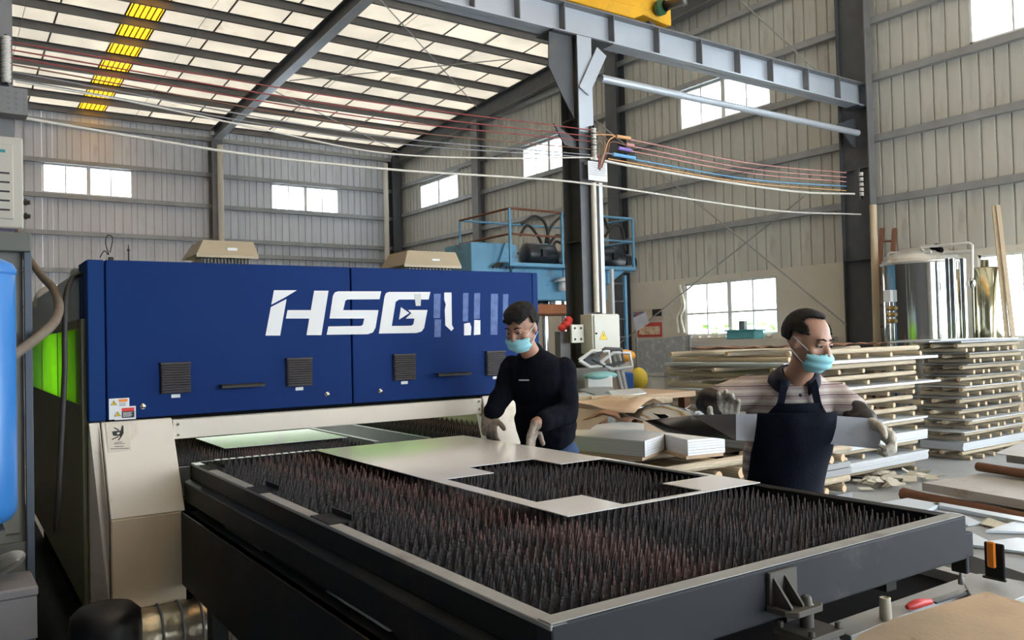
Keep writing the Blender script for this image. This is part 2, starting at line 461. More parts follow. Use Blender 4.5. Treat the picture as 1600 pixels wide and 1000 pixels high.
mb = MB(); mb.beam((rx + .12, 7.2, 4.4), (rx + .40, 7.2, 4.92), .12, .02, (0, 1, 0)); part(mb, 'knee_brace', M_steel2, rc)
lc = crane_column('dark steel crane column at the far left behind the laser cutter', .30, .54, 7.15, 7.46, 4.95, M_steel2)

YCB = 7.28
cb = thing('crane_runway_beam', 'pale blue-grey crane runway beam with upright stiffeners crossing the top right', 'crane beam', (6, YCB, 4.95))
BX0, BX1, BZ0, BZ1 = -1.1, ony(1378, 150, YCB).x, 4.955, 5.31
mb = MB(); mb.box(BX0, BX1, YCB - .006, YCB + .006, BZ0, BZ1); part(mb, 'web', M_lite, cb)
mb = MB(); mb.box(BX0, BX1, YCB - .11, YCB + .11, BZ0, BZ0 + .018); part(mb, 'bottom_flange', M_lite, cb)
mb = MB(); mb.box(BX0, BX1, YCB - .11, YCB + .11, BZ1 - .018, BZ1); part(mb, 'top_flange', M_steel2, cb)
mb = MB(); mb.box(BX1, BX1 + .015, YCB - .12, YCB + .12, BZ0 - .02, BZ1 + .02); part(mb, 'end_plate', M_steel2, cb)
for px in (662, 735, 805, 875, 951, 1021, 1087, 1146, 1197, 1252, 1301, 1352):
    x = ony(px, 60, YCB).x
    mb = MB(); mb.box(x - .006, x + .006, YCB - .10, YCB - .006, BZ0 + .018, BZ1 - .018); part(mb, 'stiffener', M_steel2, cb)
rl = MB(); rl.box(BX0, BX1 - .1, YCB - .03, YCB + .03, BZ1, BZ1 + .03)
solo(rl, 'crane_rail', mat('rusty_rail', (.18, .12, .09), .6, .4), 'thin rusty crane rail lying along the top of the runway beam', 'rail', (6, YCB, BZ1))
tp = MB(); a = ony(940, 122, 7.12); b = ony(1335, 200, 7.12); tp.cyl((a.x, 7.13, a.z), (b.x + .1, 7.13, a.z), .045, 14)
solo(tp, 'tie_pipe', M_lite, 'long pale round tie pipe under the runway beam', 'pipe', (8, 7.13, a.z))

M_yel = mat('crane_yellow', (.80, .42, .02), .45, 0, .08, 3, dirt=(.35, .22, .05), dirt_amt=.1)
ct = thing('crane_end_truck', 'yellow overhead crane end carriage riding on the runway beam', 'crane', (6.5, YCB, 5.34))
zt = BZ1 + .03
mb = MB(); mb.prism([(5.0, YCB - .13, zt - .02), (6.95, YCB - .13, zt - .02), (7.1, YCB - .13, zt + .05), (7.5, YCB - .13, zt + .01), (7.58, YCB - .13, zt + .01), (7.58, YCB - .13, zt + .55), (5.0, YCB - .13, zt + .55)], (0, .24, 0)); part(mb, 'carriage_box', M_yel, ct, bevel=.01)
mb = MB(); mb.prism([(6.2, YCB - .135, zt + .12), (6.95, YCB - .135, zt + .12), (6.95, YCB - .135, zt + .5), (6.75, YCB - .135, zt + .5)], (0, .014, 0)); part(mb, 'stiffening_plate', M_yel, ct)
for x in (5.6, 7.33):
    mb = MB(); mb.cyl((x, YCB - .05, zt + .09), (x, YCB + .05, zt + .09), .09, 20); part(mb, 'wheel', M_steel, ct)
M_green = mat('motor_green', (.03, .12, .06), .4)
mb = MB(); mb.lathe([(0, 0), (.085, 0), (.095, .02), (.095, .08), (.07, .09), (.07, .12)], (7.32, YCB - .15, zt + .16), 20, (0.15, -1, 0)); q = part(mb, 'gearbox', M_green, ct)
mb = MB(); mb.lathe([(.0, .10), (.06, .10), (.06, .30), (.07, .31), (.07, .36), (0, .36)], (7.32, YCB - .15, zt + .16), 20, (.45, -1, .12)); part(mb, 'motor', mat('motor_body', (.16, .15, .14), .4, .5), ct)
cg = thing('crane_bridge_girder', 'yellow-brown bridge girder of the overhead crane seen from below at the top edge', 'crane', (6.2, 5, 5.7))
mb = MB(); mb.box(5.75, 6.35, -1, YCB - .14, zt + .30, zt + .8); part(mb, 'box_girder', M_yel, cg, bevel=.01)
mb = MB(); mb.prism([(5.4, YCB - .14, zt + .3), (5.75, YCB - .14, zt + .3), (5.75, YCB - 1.2, zt + .3)], (0, 0, .04)); part(mb, 'corner_plate', M_yel, cg)
mb = MB(); mb.prism([(6.35, YCB - .14, zt + .3), (6.9, YCB - .14, zt + .3), (6.35, YCB - 1.2, zt + .3)], (0, 0, .04)); part(mb, 'corner_plate', M_yel, cg)

# ------------------------------------------------------------------ laser cutting machine (frame M)
YM = 4.5
M_blue = mat('blue_enclosure', (.0075, .031, .14), .6, 0, .06, 2, .05, 200, spec=.08)
M_blued = mat('blue_enclosure_edge', (.009, .04, .16), .6, 0, .05, 2, spec=.1)
M_cream = mat('cream_enclosure', (.76, .70, .60), .5, 0, .05, 2, dirt=(.45, .36, .24), dirt_amt=.12, dscale=2.5)
M_silver = mat('galvanised_side', (.42, .47, .48), .35, .6, .12, 2, stretch=(4, 4, .6))
M_black = mat('black_plastic', (.025, .023, .022), .6, 0, .2, 10)
M_dark = mat('dark_interior_steel_and_shade', (.008, .008, .009), .9, .0, .2, 5, spec=.04)
M_chrome = mat('chrome', (.75, .75, .75), .15, 1)
M_olive = mat('olive_side_panel', (.15, .145, .075), .5, 0, .15, 1.5)
def acrylic(name, col):
    m = mat(name, col, .25, 0, .10, 3, trans=.7); return m
M_acr = acrylic('green_acrylic', (.50, .90, .04))
X0, X1, ZB, ZT = .545, 3.255, 1.155, 1.948
lm = thing('laser_cutting_machine', 'big blue and cream sheet metal laser cutter with white lettering across its front', 'machine', (1.9, 6.0, 0), 'M')
def shell(mb): return mb
xs1 = 1.915
for a, b, n in ((.628, xs1 - .004, 'door_panel'), (xs1 + .004, 3.203, 'door_panel')):
    mb = MB(); mb.box(a, b, YM, YM + .03, ZB + .005, ZT); part(mb, n, M_blue, lm, bevel=.004)
for a, b in ((X0, .624), (3.207, X1)):
    mb = MB(); mb.box(a, b, YM + .004, YM + .30, ZB, ZT); part(mb, 'corner_post', M_blued, lm, bevel=.006)
mb = MB(); mb.box(X0, X1, YM + .03, YM + .30, ZT - .02, ZT - .003); part(mb, 'hood_top', M_blued, lm)
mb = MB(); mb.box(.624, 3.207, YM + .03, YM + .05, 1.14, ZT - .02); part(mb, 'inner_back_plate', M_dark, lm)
# side faces with acrylic windows
def side(x, out):
    s = .02 * out
    def bx(y0, y1, z0, z1, m, name, lab=None, d=0):
        mb = MB(); mb.box(min(x + d * out, x + d * out + s), max(x + d * out, x + d * out + s), y0, y1, z0, z1); return part(mb, name, m, lm, lab)
    bx(YM + .3, 7.8, 1.66, 1.86, M_silver, 'upper_side_panel')
    bx(YM + .05, 7.8, .25, 1.20, M_olive, 'lower_side_panel')
    bx(YM + .05, YM + .14, 1.2, 1.66, M_olive, 'side_post')
    for k in range(3):
        y0 = YM + .14 + k * 1.05
        bx(y0, y0 + 1.01, 1.235, 1.615, M_acr, 'acrylic_window', 'lime green translucent acrylic window')
        bx(y0 + 1.01, y0 + 1.05, 1.2, 1.66, M_olive, 'window_mullion')
    bx(YM + .14, 7.8, 1.20, 1.235, M_olive, 'window_ledge', None, .005); bx(YM + .14, 7.8, 1.615, 1.66, M_olive, 'window_head', None, .005)
side(X0, -1); side(X1, 1)
# silver duct like upper corner behind the blue post
mb = MB(); mb.prism([(X0 - .02, YM + .3, 1.86), (X0 - .02, YM + .3, 1.93), (X0 - .02, YM + .45, 1.93), (X0 - .02, YM + .62, 1.86)], (.5, 0, 0)); part(mb, 'cable_duct', M_silver, lm)
# roof and rear wall
mb = MB(); mb.box(X0 - .02, X1 + .02, YM + .3, 7.8, 1.86, 1.90); part(mb, 'roof_plate', M_silver, lm)
mb = MB(); mb.box(X0, X1, 7.78, 7.8, .2, 1.15); part(mb, 'rear_lower_wall', M_olive, lm)
mb = MB(); mb.box(X0, X1, 7.78, 7.8, 1.66, 1.86); part(mb, 'rear_upper_wall', M_olive, lm)
for k in range(4):
    a = X0 + .03 + k * .675
    mb = MB(); mb.box(a, a + .61, 7.785, 7.795, 1.15, 1.66); part(mb, 'acrylic_window', M_acr, lm)
    mb = MB(); mb.box(a + .61, a + .675, 7.77, 7.8, 1.15, 1.66); part(mb, 'window_mullion', M_olive, lm)
# cream lower front: beam and two legs
mb = MB(); mb.box(.93, 2.785, YM - .005, YM + .06, 1.04, 1.138); part(mb, 'cream_front_beam', M_cream, lm, bevel=.003)
for x, z in ((.955, 1.115), (.955, 1.06), (2.765, 1.12), (2.765, 1.07)):
    mb = MB(); mb.cyl((x, YM - .012, z), (x, YM, z), .006, 8); part(mb, 'screw', M_olive, lm)
def leg(xa, xb, xa2, xb2):
    mb = MB()
    # upper raked panel that leans out towards the operator, then an upright box
    yo = YM - .16
    p = [(xa, YM - .002, 1.15), (xb, YM - .002, 1.15), (xb2, yo, .70), (xa2, yo, .70)]
    mb.prism(p, (0, .12, 0)); q = part(mb, 'raked_leg_panel', M_cream, lm, bevel=.004)
    mb = MB(); mb.box(min(xa2, xb2), max(xa2, xb2), yo, YM + .3, .26, .699); part(mb, 'leg_box', mat('cream_enclosure_shaded', (.70, .58, .41), .5, 0, .05, 2, dirt=(.40, .30, .19), dirt_amt=.12, dscale=2.5), lm, bevel=.006)  # darker cream, with the shade and warm bounce painted into its colour
leg(.60, .925, .615, .95)
mb = MB(); mb.prism([(.548, YM, 1.15), (.593, YM, 1.15), (.608, YM - .15, .70), (.608, YM - .15, .27), (.548, YM + .02, .27)], (0, .14, 0)); part(mb, 'leg_edge_strip', M_cream, lm, bevel=.003)
leg(2.79, 3.23, 2.79, 3.23)
# vents, handles, locks, stickers, lettering
M_vent = mat('vent_brown_black', (.035, .028, .028), .6, 0, .1, 20)
M_label = mat('label_white', (.72, .74, .74), .5)
for i, (vx, vz) in enumerate(((.947, 1.353), (1.598, 1.355), (2.245, 1.357), (2.895, 1.357))):
    mb = MB(); mb.box(vx - .073, vx + .073, YM - .012, YM - .001, vz - .079, vz + .079); v = part(mb, 'vent_grille', M_vent, lm, bevel=.003)
    mb = MB(); mb.box(vx - .073, vx + .073, YM - .024, YM - .012, vz + .07, vz + .079)
    for k in range(11):
        z = vz - .072 + k * .0128
        mb.prism([(vx - .068, YM - .012, z), (vx - .068, YM - .024, z + .002), (vx - .068, YM - .024, z + .007), (vx - .068, YM - .012, z + .010)], (.136, 0, 0))
    part(mb, 'vent_slats', M_vent, v)
    mb = MB(); mb.box(vx - .022, vx + .022, YM - .004, YM, vz - .102, vz - .084); part(mb, 'rating_label', M_label, lm, 'small pale label under a vent', bevel=.001)
for a, b, z in ((1.167, 1.395, 1.303), (2.457, 2.69, 1.307)):
    mb = MB(); mb.box(a, b, YM - .045, YM, z - .007, z + .004); mb.box(a, b, YM - .045, YM - .04, z - .016, z + .004); part(mb, 'door_handle', M_black, lm, bevel=.002)
for x, z in ((.79, 1.217), (1.759, 1.222), (2.087, 1.222)):
    mb = MB(); mb.lathe([(0, .012), (.006, .012), (.007, .008), (.013, .008), (.016, 0)], (x, YM, z), 16, (0, -1, 0)); part(mb, 'lock', M_chrome, lm, 'round chrome lock')
M_wht = mat('lettering_white', (.74, .75, .75), .5, 0, .05, 5)
def lg(pts, name='lettering', m=M_wht, th=.002, lab=None, y=YM):
    P = [ony(400 + x / 4.2105, 440 + yy / 4.2105, y, 'M') for x, yy in pts]
    mb = MB(); mb.prism([(p.x, y, p.z) for p in P], (0, -th, 0)); return part(mb, name, m, lm, lab)
lg([(118, 57), (268, 57), (185, 107), (100, 152)], lab='white letter H, upper left stroke')
lg([(97, 168), (200, 115), (158, 355), (62, 355)], lab='white letter H, lower left stroke')
lg([(207, 188), (360, 188), (382, 60), (476, 60), (430, 352), (332, 352), (350, 243), (196, 243)], lab='white letter H, crossbar and right stroke')
lg([(540, 64), (823, 64), (812, 116), (600, 118), (587, 126), (573, 188), (805, 188), (785, 305), (768, 334), (735, 346), (464, 350), (476, 295), (690, 292), (702, 284), (712, 243), (483, 243), (505, 95), (517, 72)], lab='white letter S')
lg([(875, 68), (1146, 68), (1135, 118), (940, 118), (918, 133), (892, 292), (1022, 290), (1034, 282), (1042, 243), (985, 243), (1022, 207), (1000, 187), (1127, 187), (1105, 305), (1088, 328), (1055, 338), (808, 342), (845, 98), (855, 76)], lab='white letter G')
lg([(952, 168), (1008, 207), (940, 250)], lab='white play triangle inside the G')
lg([(1238, 72), (1285, 72), (1288, 285), (1300, 308), (1285, 325), (1245, 288), (1241, 185), (1248, 150), (1237, 120)], 'torn_sticker', lab='torn white sticker strip')
lg([(1368, 277), (1405, 270), (1416, 300), (1412, 352), (1368, 354)], 'torn_sticker', lab='short torn white sticker')
lg([(1435, 252), (1475, 255), (1475, 348), (1432, 352)], 'torn_sticker', lab='short white sticker beside another')
M_res = mat('sticker_residue', (.07, .13, .33), .6, 0, .35, 30)
for a, b, c, d in ((1170, 80, 1215, 240), (1175, 248, 1218, 365), (1362, 75, 1398, 262), (1435, 75, 1475, 245), (1545, 80, 1592, 350), (1625, 82, 1660, 250)):
    lg([(a, b), (c, b), (c - 4, d), (a - 2, d)], 'sticker_residue', M_res, .0008, 'faint glue mark where a sticker was')
lg([(1040, 80), (1085, 80), (1082, 160), (1050, 160)], 'sticker_residue', mat('residue_grey', (.60, .61, .60), .6), .003)
# warning stickers
M_or = mat('warning_orange', (.85, .28, .03), .5); M_red = mat('warning_red', (.70, .03, .03), .5); M_y = mat('warning_yellow', (.85, .62, .03), .5); M_ink = mat('ink', (.02, .02, .02), .6)
def flat(parent, x0, x1, z0, z1, name, m, y=YM, th=.0012, lab=None):
    mb = MB(); mb.box(x0, x1, y - th, y, z0, z1); return part(mb, name, m, parent, lab)
st = flat(lm, .636, .728, 1.161, 1.264, 'warning_sticker', M_label, YM, .002, 'white warning sticker with yellow triangle')
flat(st, .68, .72, 1.245, 1.259, 'orange_band', M_or, YM - .002)
st2 = flat(lm, .66, .757, 1.157, 1.222, 'warning_sticker', M_label, YM - .002, .002, 'white warning sticker with red and black block')
flat(st2, .693, .75, 1.198, 1.215, 'red_band', M_red, YM - .004); flat(st2, .693, .75, 1.166, 1.198, 'black_block', M_ink, YM - .004)
for k in range(4): flat(st2, .698, .74 - .006 * (k % 2), 1.190 - k * .006, 1.1925 - k * .006, 'text_line', M_label, YM - .0052, .0006)
for k in range(3): flat(st, .682, .712, 1.238 - k * .006, 1.240 - k * .006, 'text_line', M_ink, YM - .002, .0006)
def tri(parent, cx, cz, r, y, m, name='warning_triangle', th=.001):
    mb = MB(); mb.prism([(cx - r, y, cz - r * .6), (cx + r, y, cz - r * .6), (cx, y, cz + r)], (0, -th, 0)); return part(mb, name, m, parent)
for pr, cx, cz, yy in ((st, .658, 1.240, YM - .002), (st2, .674, 1.185, YM - .004)):
    tri(pr, cx, cz, .015, yy, M_ink); tri(pr, cx, cz - .0005, .0118, yy - .001, M_y, 'yellow_triangle')
    mb = MB(); mb.cbox((cx, yy - .0025, cz), .003, .001, .011, 0); part(mb, 'warning_symbol', M_ink, pr)
# crush hazard plate on the raked leg
def legp(px, py):      # point on the raked plane of the left leg
    d = ray(px, py, 'M'); o = Vector((0, 0, CZ)); n = Vector((0, .448, -.158)); p0 = Vector((.6, YM - .003, 1.15))
    t = (p0 - o).dot(n) / d.dot(n); return o + d * t
nrm = Vector((0, -.448, .158)).normalized()
def legpoly(parent, pts, name, m, lift, lab=None):
    P = [legp(130 + x / 8.335, 600 + y / 8.335) + nrm * lift for x, y in pts]
    mb = MB(); mb.prism(P, nrm * .001); return part(mb, name, m, parent, lab)
M_plate = mat('hazard_plate', (.66, .60, .50), .5)
hp = legpoly(lm, [(285, 510), (580, 490), (625, 860), (330, 888)], 'hazard_plate', M_plate, .001, 'beige hand crush warning plate')
legpoly(hp, [(375, 620), (485, 610), (505, 540), (522, 545), (525, 645), (490, 700), (470, 675), (390, 675)], 'hand_symbol', M_ink, .003)
legpoly(hp, [(395, 570), (405, 565), (470, 600), (462, 612)], 'hand_symbol', M_ink, .003)
legpoly(hp, [(375, 730), (372, 720), (455, 680), (465, 690)], 'hand_symbol', M_ink, .003)
legpoly(hp, [(448, 735), (495, 672), (508, 678), (462, 740)], 'hand_symbol', M_ink, .003)
legpoly(hp, [(435, 640), (475, 632), (470, 655), (440, 658)], 'hand_gap', M_plate, .0045)
for y, a, b in ((762, 415, 505), (780, 395, 540), (815, 405, 530), (843, 355, 600)):
    legpoly(hp, [(a, y), (b, y - 8), (b, y - 2), (a, y + 6)], 'text_line', M_ink, .003)
# unseen fill light and housing added under the machine roof so the windows glow
mb = MB(); mb.box(1.0, 2.8, 5.95, 6.05, 1.80, 1.858); part(mb, 'added_fill_light_housing', M_silver, lm)
ld_ = bpy.data.lights.new('machine_fill_light', 'AREA'); ld_.shape = 'RECTANGLE'; ld_.size = 1.7; ld_.size_y = .08; ld_.energy = 38; ld_.color = (.92, 1.0, .9)
lo_ = bpy.data.objects.new('machine_fill_light', ld_); C.objects.link(lo_); lo_.parent = lm; lo_.location = Vector((1.9, 6.0, 1.795)) - ORG[lm.name]
# inside: bed of teeth, pit and rails
M_teeth = mat('slat_steel', (.040, .035, .034), .5, .4, .35, 14, .35, 90, dirt=(.20, .10, .08), dirt_amt=.35, dscale=3)
def slat_mesh(L, pitch, h0, h1, seed, name='support_slat'):
    rr = random.Random(seed); P = [(0, -.06)]; n = int(L / pitch)
    P.append((0, h0))
    for i in range(n):
        x = i * pitch; j = rr.uniform(-.002, .002); t = h1 - rr.random() * .008 - (.02 if rr.random() < .06 else 0)
        P += [(x + pitch * .12, h0 + rr.uniform(-.003, .003)), (x + pitch * .5 + j - .0012, t), (x + pitch * .5 + j + .0012, t), (x + pitch * .88, h0 + rr.uniform(-.003, .003))]
    P += [(L, h0), (L, -.06)]
    mb = MB(); mb.prism([(x, 0, z) for x, z in P], (0, .0035, 0)); return mb.mesh(name, M_teeth)
ib = thing('inner_cutting_bed', 'toothed slat bed parked inside the machine under the cream beam', 'cutting bed', (1.5, 5.6, .8), 'M')
sm = [slat_mesh(1.12, .03, 0, .06, 50 + i) for i in range(3)]
for i in range(34): inst(sm[i % 3], 'support_slat', ib, (.92, 4.60 + i * .055, .868))
mb = MB(); mb.box(2.045, 2.075, 4.5, 7.2, .84, .93); part(mb, 'bed_rail', M_steel2, ib)
mb = MB(); mb.box(.90, 2.045, 4.56, 4.58, .74, .885); part(mb, 'bed_rail', M_steel, ib)
mb = MB(); mb.box(2.395, 2.42, 4.5, 7.2, .80, .92); part(mb, 'bed_rail', M_steel2, ib)
for y in (4.9, 5.6, 6.3): 
    mb = MB(); mb.box(2.075, 2.395, y, y + .04, .72, .8); part(mb, 'cross_member', M_steel, ib)
sm2 = slat_mesh(.75, .03, 0, .06, 77)
for i in range(26): inst(sm2, 'support_slat', ib, (2.43, 4.66 + i * .075, .868))
mb = MB(); mb.box(.9, 3.2, 4.5, 7.7, .55, .6); part(mb, 'tray', M_dark, ib)
M_sheet = mat('white_coated_sheet', (.90, .90, .90), .13, 0, .03, 2, spec=.7)
mb = MB(); mb.box(1.27, 2.005, 4.81, 5.49, .931, .934)
solo(mb, 'metal_sheet', M_sheet, 'small pale sheet lying on the inner bed under the cream beam', 'metal sheet', (1.6, 5.1, .931), 'M')

# ------------------------------------------------------------------ exchange table in front (frame M)
tb = thing('exchange_table', 'dark steel exchange table full of pointed support slats in the foreground', 'cutting table', (1.8, 2.9, 0), 'M')
TX0, TX1, TY0, TY1, TZ = 1.0, 2.605, 1.372, 4.455, .92
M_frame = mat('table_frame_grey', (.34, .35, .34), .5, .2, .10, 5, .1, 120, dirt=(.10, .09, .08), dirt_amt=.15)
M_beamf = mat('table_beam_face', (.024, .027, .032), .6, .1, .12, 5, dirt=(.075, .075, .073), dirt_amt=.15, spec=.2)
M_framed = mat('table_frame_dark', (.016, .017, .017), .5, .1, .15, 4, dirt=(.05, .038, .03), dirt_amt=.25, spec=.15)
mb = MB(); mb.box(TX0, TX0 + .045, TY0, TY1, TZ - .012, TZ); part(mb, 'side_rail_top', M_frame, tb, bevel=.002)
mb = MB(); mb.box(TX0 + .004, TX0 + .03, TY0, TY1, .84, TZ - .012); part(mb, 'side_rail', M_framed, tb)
mb = MB(); mb.prism([(TX0 - .03, TY0 + .02, .825), (TX0 + .03, TY0 + .02, .845), (TX0 + .03, TY0 + .02, .73), (TX0 - .03, TY0 + .02, .73)], (0, TY1 - TY0 - .02, 0)); part(mb, 'lower_rail', M_framed, tb, bevel=.004)
mb = MB(); mb.box(TX1 - .05, TX1, TY0, TY1, .80, TZ); part(mb, 'side_rail', M_framed, tb, bevel=.002)
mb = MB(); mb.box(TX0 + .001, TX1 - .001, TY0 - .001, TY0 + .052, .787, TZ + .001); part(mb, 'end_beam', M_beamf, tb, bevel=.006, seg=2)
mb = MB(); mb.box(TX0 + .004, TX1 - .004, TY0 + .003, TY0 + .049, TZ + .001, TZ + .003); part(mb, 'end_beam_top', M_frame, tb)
mb = MB(); mb.box(TX0, TX1, TY1 - .03, TY1, .82, TZ); part(mb, 'end_beam', M_framed, tb, bevel=.002)
for k in range(15):
    mb = MB(); mb.box(TX0 + .12 + k * .04, TX0 + .145 + k * .04, TY1 - .028, TY1 - .004, TZ, TZ + .003); part(mb, 'locating_tab', M_wht, tb)
for y in (2.57, 3.30, 4.10):
    mb = MB(); mb.box(TX0 + .002, TX0 + .085, y, y + .17, TZ, TZ + .004); mb.box(TX0 + .08, TX0 + .085, y + .0, y + .17, TZ, TZ + .022)
    part(mb, 'corner_clip', M_framed, tb)
mb = MB(); mb.box(1.39, 1.49, TY0 + .052, TY0 + .10, .85, .905); part(mb, 'beam_lug', M_dark, tb)
NS = 58
sm = [slat_mesh(1.485, .0300 + .0006 * i, 0, .062, i) for i in range(6)]
for i in range(NS):
    inst(sm[R.randrange(6)], 'support_slat', tb, (TX0 + .054 + R.uniform(-.006, .012), TY0 + .075 + i * (TY1 - TY0 - .13) / (NS - 1), .866), (R.uniform(-.03, .03), 0, (PI if i % 2 else 0) * 0))
for x in (1.35, 1.8, 2.25):
    mb = MB(); mb.box(x, x + .05, TY0 + .05, TY1 - .03, .74, .80); part(mb, 'cross_member', M_framed, tb)
# lower body of the shuttle
mb = MB(); mb.box(.93, .96, 1.66, 4.38, .34, .70); part(mb, 'side_plate', M_framed, tb, bevel=.003)
mb = MB(); mb.box(.925, 1.0, 1.3, 4.3, .62, .70); part(mb, 'guide_rail', M_frame if 0 else M_framed, tb)
mb = MB(); mb.box(2.62, 2.65, 2.3, 4.3, .40, .70); part(mb, 'side_plate', M_dark, tb)
for x in (.95, 2.50):
    for y in (2.0, 2.9, 3.85):
        mb = MB(); mb.box(x, x + .07, y, y + .09, 0.01, .62); mb.box(x - .03, x + .10, y - .02, y + .11, 0, .012); part(mb, 'leg', M_framed, tb)
mb = MB(); mb.box(.96, 2.30, 2.36, 2.40, .45, .60); part(mb, 'cross_beam', M_dark, tb)
mb = MB(); mb.box(.96, 2.62, 4.3, 4.34, .45, .60); part(mb, 'cross_beam', M_framed, tb)
# clamp bracket on the end beam
M_clamp = mat('clamp_grey_brown', (.075, .069, .06), .55, .3, .15, 8)
y = TY0
ck = thing('lift_clamp', 'grey-brown bolted clamp and lift cylinder fixed to the near end beam of the table', 'clamp', (1.78, y - .07, .3), 'M')
mb = MB(); mb.box(1.66, 1.765, y - .014, y - .001, .825, .912); part(mb, 'back_plate', M_clamp, ck, bevel=.002)
for x in (1.672, 1.715):
    mb = MB(); mb.prism([(x, y - .014, .90), (x, y - .014, .832), (x, y - .065, .832), (x, y - .065, .838)], (.007, 0, 0)); part(mb, 'rib', M_clamp, ck)
mb = MB(); mb.prism([(1.655, y - .003, .817), (1.655, y - .06, .817), (1.675, y - .085, .817), (1.765, y - .085, .817), (1.785, y - .07, .817), (1.785, y - .03, .817), (1.765, y - .003, .817)], (0, 0, .015)); part(mb, 'foot_plate', M_clamp, ck, bevel=.002)
mb = MB(); mb.lathe([(0, .022), (.009, .022), (.013, .018), (.015, .003), (.019, 0), (.019, -.002)], (1.742, y - .055, .832), 6); part(mb, 'bolt', M_clamp, ck)
mb = MB(); mb.cyl((1.742, y - .055, .775), (1.742, y - .055, .817), .017, 16); part(mb, 'piston_rod', M_clamp, ck)
mb = MB(); mb.box(1.675, 1.80, y - .12, y - .006, .762, .778); part(mb, 'top_flange', M_clamp, ck, bevel=.002)
for dx, dy in ((1.688, -.108), (1.79, -.108), (1.688, -.018), (1.79, -.018)):
    mb = MB(); mb.cyl((dx, y + dy, .778), (dx, y + dy, .792), .008, 6); part(mb, 'bolt', M_clamp, ck)
mb = MB(); mb.box(1.682, 1.793, y - .112, y - .012, .02, .762); part(mb, 'cylinder_body', M_clamp, ck, bevel=.003)
mb = MB(); mb.box(1.66, 1.69, y - .128, y - .108, .3, .74); mb.box(1.775, 1.81, y - .125, y - .10, .3, .745); part(mb, 'side_lug', M_clamp, ck, bevel=.002)
mb = MB(); mb.box(1.64, 1.83, y - .16, y + .02, 0, .02); part(mb, 'base_plate', M_clamp, ck)

# the cut skeleton sheet on the teeth
gx = [1.63, 1.69, 1.89, 1.93, 2.275, 2.29, 2.535, 2.562]; gy = [2.127, 2.155, 2.36, 2.38, 3.03, 3.25, 4.36]
def hole(x, y):
    return (1.69 < x < 1.93 and 2.38 < y < 3.03 and not (x < 1.89 and y < 2.38)) or (1.89 < x < 2.275 and 2.155 < y < 3.03) or (1.93 < x < 2.29 and 2.38 < y < 3.25) or (2.275 < x < 2.535 and 2.36 < y < 3.03)
mb = MB(); z0, z1 = .9305, .9335
for i in range(len(gx) - 1):
    for j in range(len(gy) - 1):
        if hole((gx[i] + gx[i + 1]) / 2, (gy[j] + gy[j + 1]) / 2): continue
        a, b, c, d = gx[i], gx[i + 1], gy[j], gy[j + 1]
        mb.add([(a, c, z1), (b, c, z1), (b, d, z1), (a, d, z1)], [(0, 1, 2, 3)]); mb.add([(a, c, z0), (b, c, z0), (b, d, z0), (a, d, z0)], [(3, 2, 1, 0)])
        for (di, dj, e) in ((-1, 0, ((a, c), (a, d))), (1, 0, ((b, c), (b, d))), (0, -1, ((a, c), (b, c))), (0, 1, ((a, d), (b, d)))):
            ii, jj = i + di, j + dj
            out = not (0 <= ii < len(gx) - 1 and 0 <= jj < len(gy) - 1) or hole((gx[ii] + gx[ii + 1]) / 2, (gy[jj] + gy[jj + 1]) / 2)
            if out: (p, q) = e; mb.add([(*p, z0), (*q, z0), (*q, z1), (*p, z1)], [(0, 1, 2, 3)])
solo(mb, 'cut_metal_sheet', M_sheet, 'large pale sheet with cut-out openings lying across the table teeth', 'metal sheet', (2.1, 3.2, z0), 'M')

# ------------------------------------------------------------------ rest of the hall round the camera (end wall with its big doorway, left wall)
mb = MB()
mb.box(-1.4, 3.0, -6.2, -6, 0, 9.2); mb.box(3.0, 11.4, -6.2, -6, 4.8, 9.2); mb.box(11.4, 12.2, -6.2, -6, 0, 9.2)
solo(mb, 'wall_front', M_clad, None, None, (0, -6, 0), kind='structure')
mb = MB(); mb.box(-1.4, -1.2, -6.2, 23.2, 0, 9.2)
solo(mb, 'wall_left', mat('wall_left_dark', (.10, .10, .10), .9, 0, .1, 2), None, None, (-1.2, 0, 0), kind='structure')
mb = MB(); mb.box(12, 12.2, -6.2, -4.5, 0, 9); mb.box(12, 12.2, -4.5, 0, 4.8, 9)
part(mb, 'wall_end', M_clad, wg)

def dep(px, py, D, fr='B'):
    return Vector((0, 0, CZ)) + ray(px, py, fr) * D
def onroof(px, py, off=-.25):
    d = ray(px, py); z0 = 7.56 + off; t = (z0 + .05 * 23 - CZ) / (d.z + .05 * d.y)
    return Vector((0, 0, CZ)) + d * t
def spline(pts, n=10):
    pts = [Vector(p) for p in pts]
    P = [pts[0] * 2 - pts[1]] + pts + [pts[-1] * 2 - pts[-2]]; out = []
    for i in range(1, len(P) - 2):
        for k in range(n):
            t = k / n; a, b, c, d = P[i - 1:i + 3]
            out.append(.5 * ((2 * b) + (c - a) * t + (2 * a - 5 * b + 4 * c - d) * t * t + (3 * b - a - 3 * c + d) * t ** 3))
    return out + [pts[-1]]
def wire(name, pts, r, m, label, cat='cable', n=8, group=None, sides=6):
    p = spline(pts, n); mb = MB(); mb.tube(p, r, sides)
    return solo(mb, name, m, label, cat, p[0], group=group)

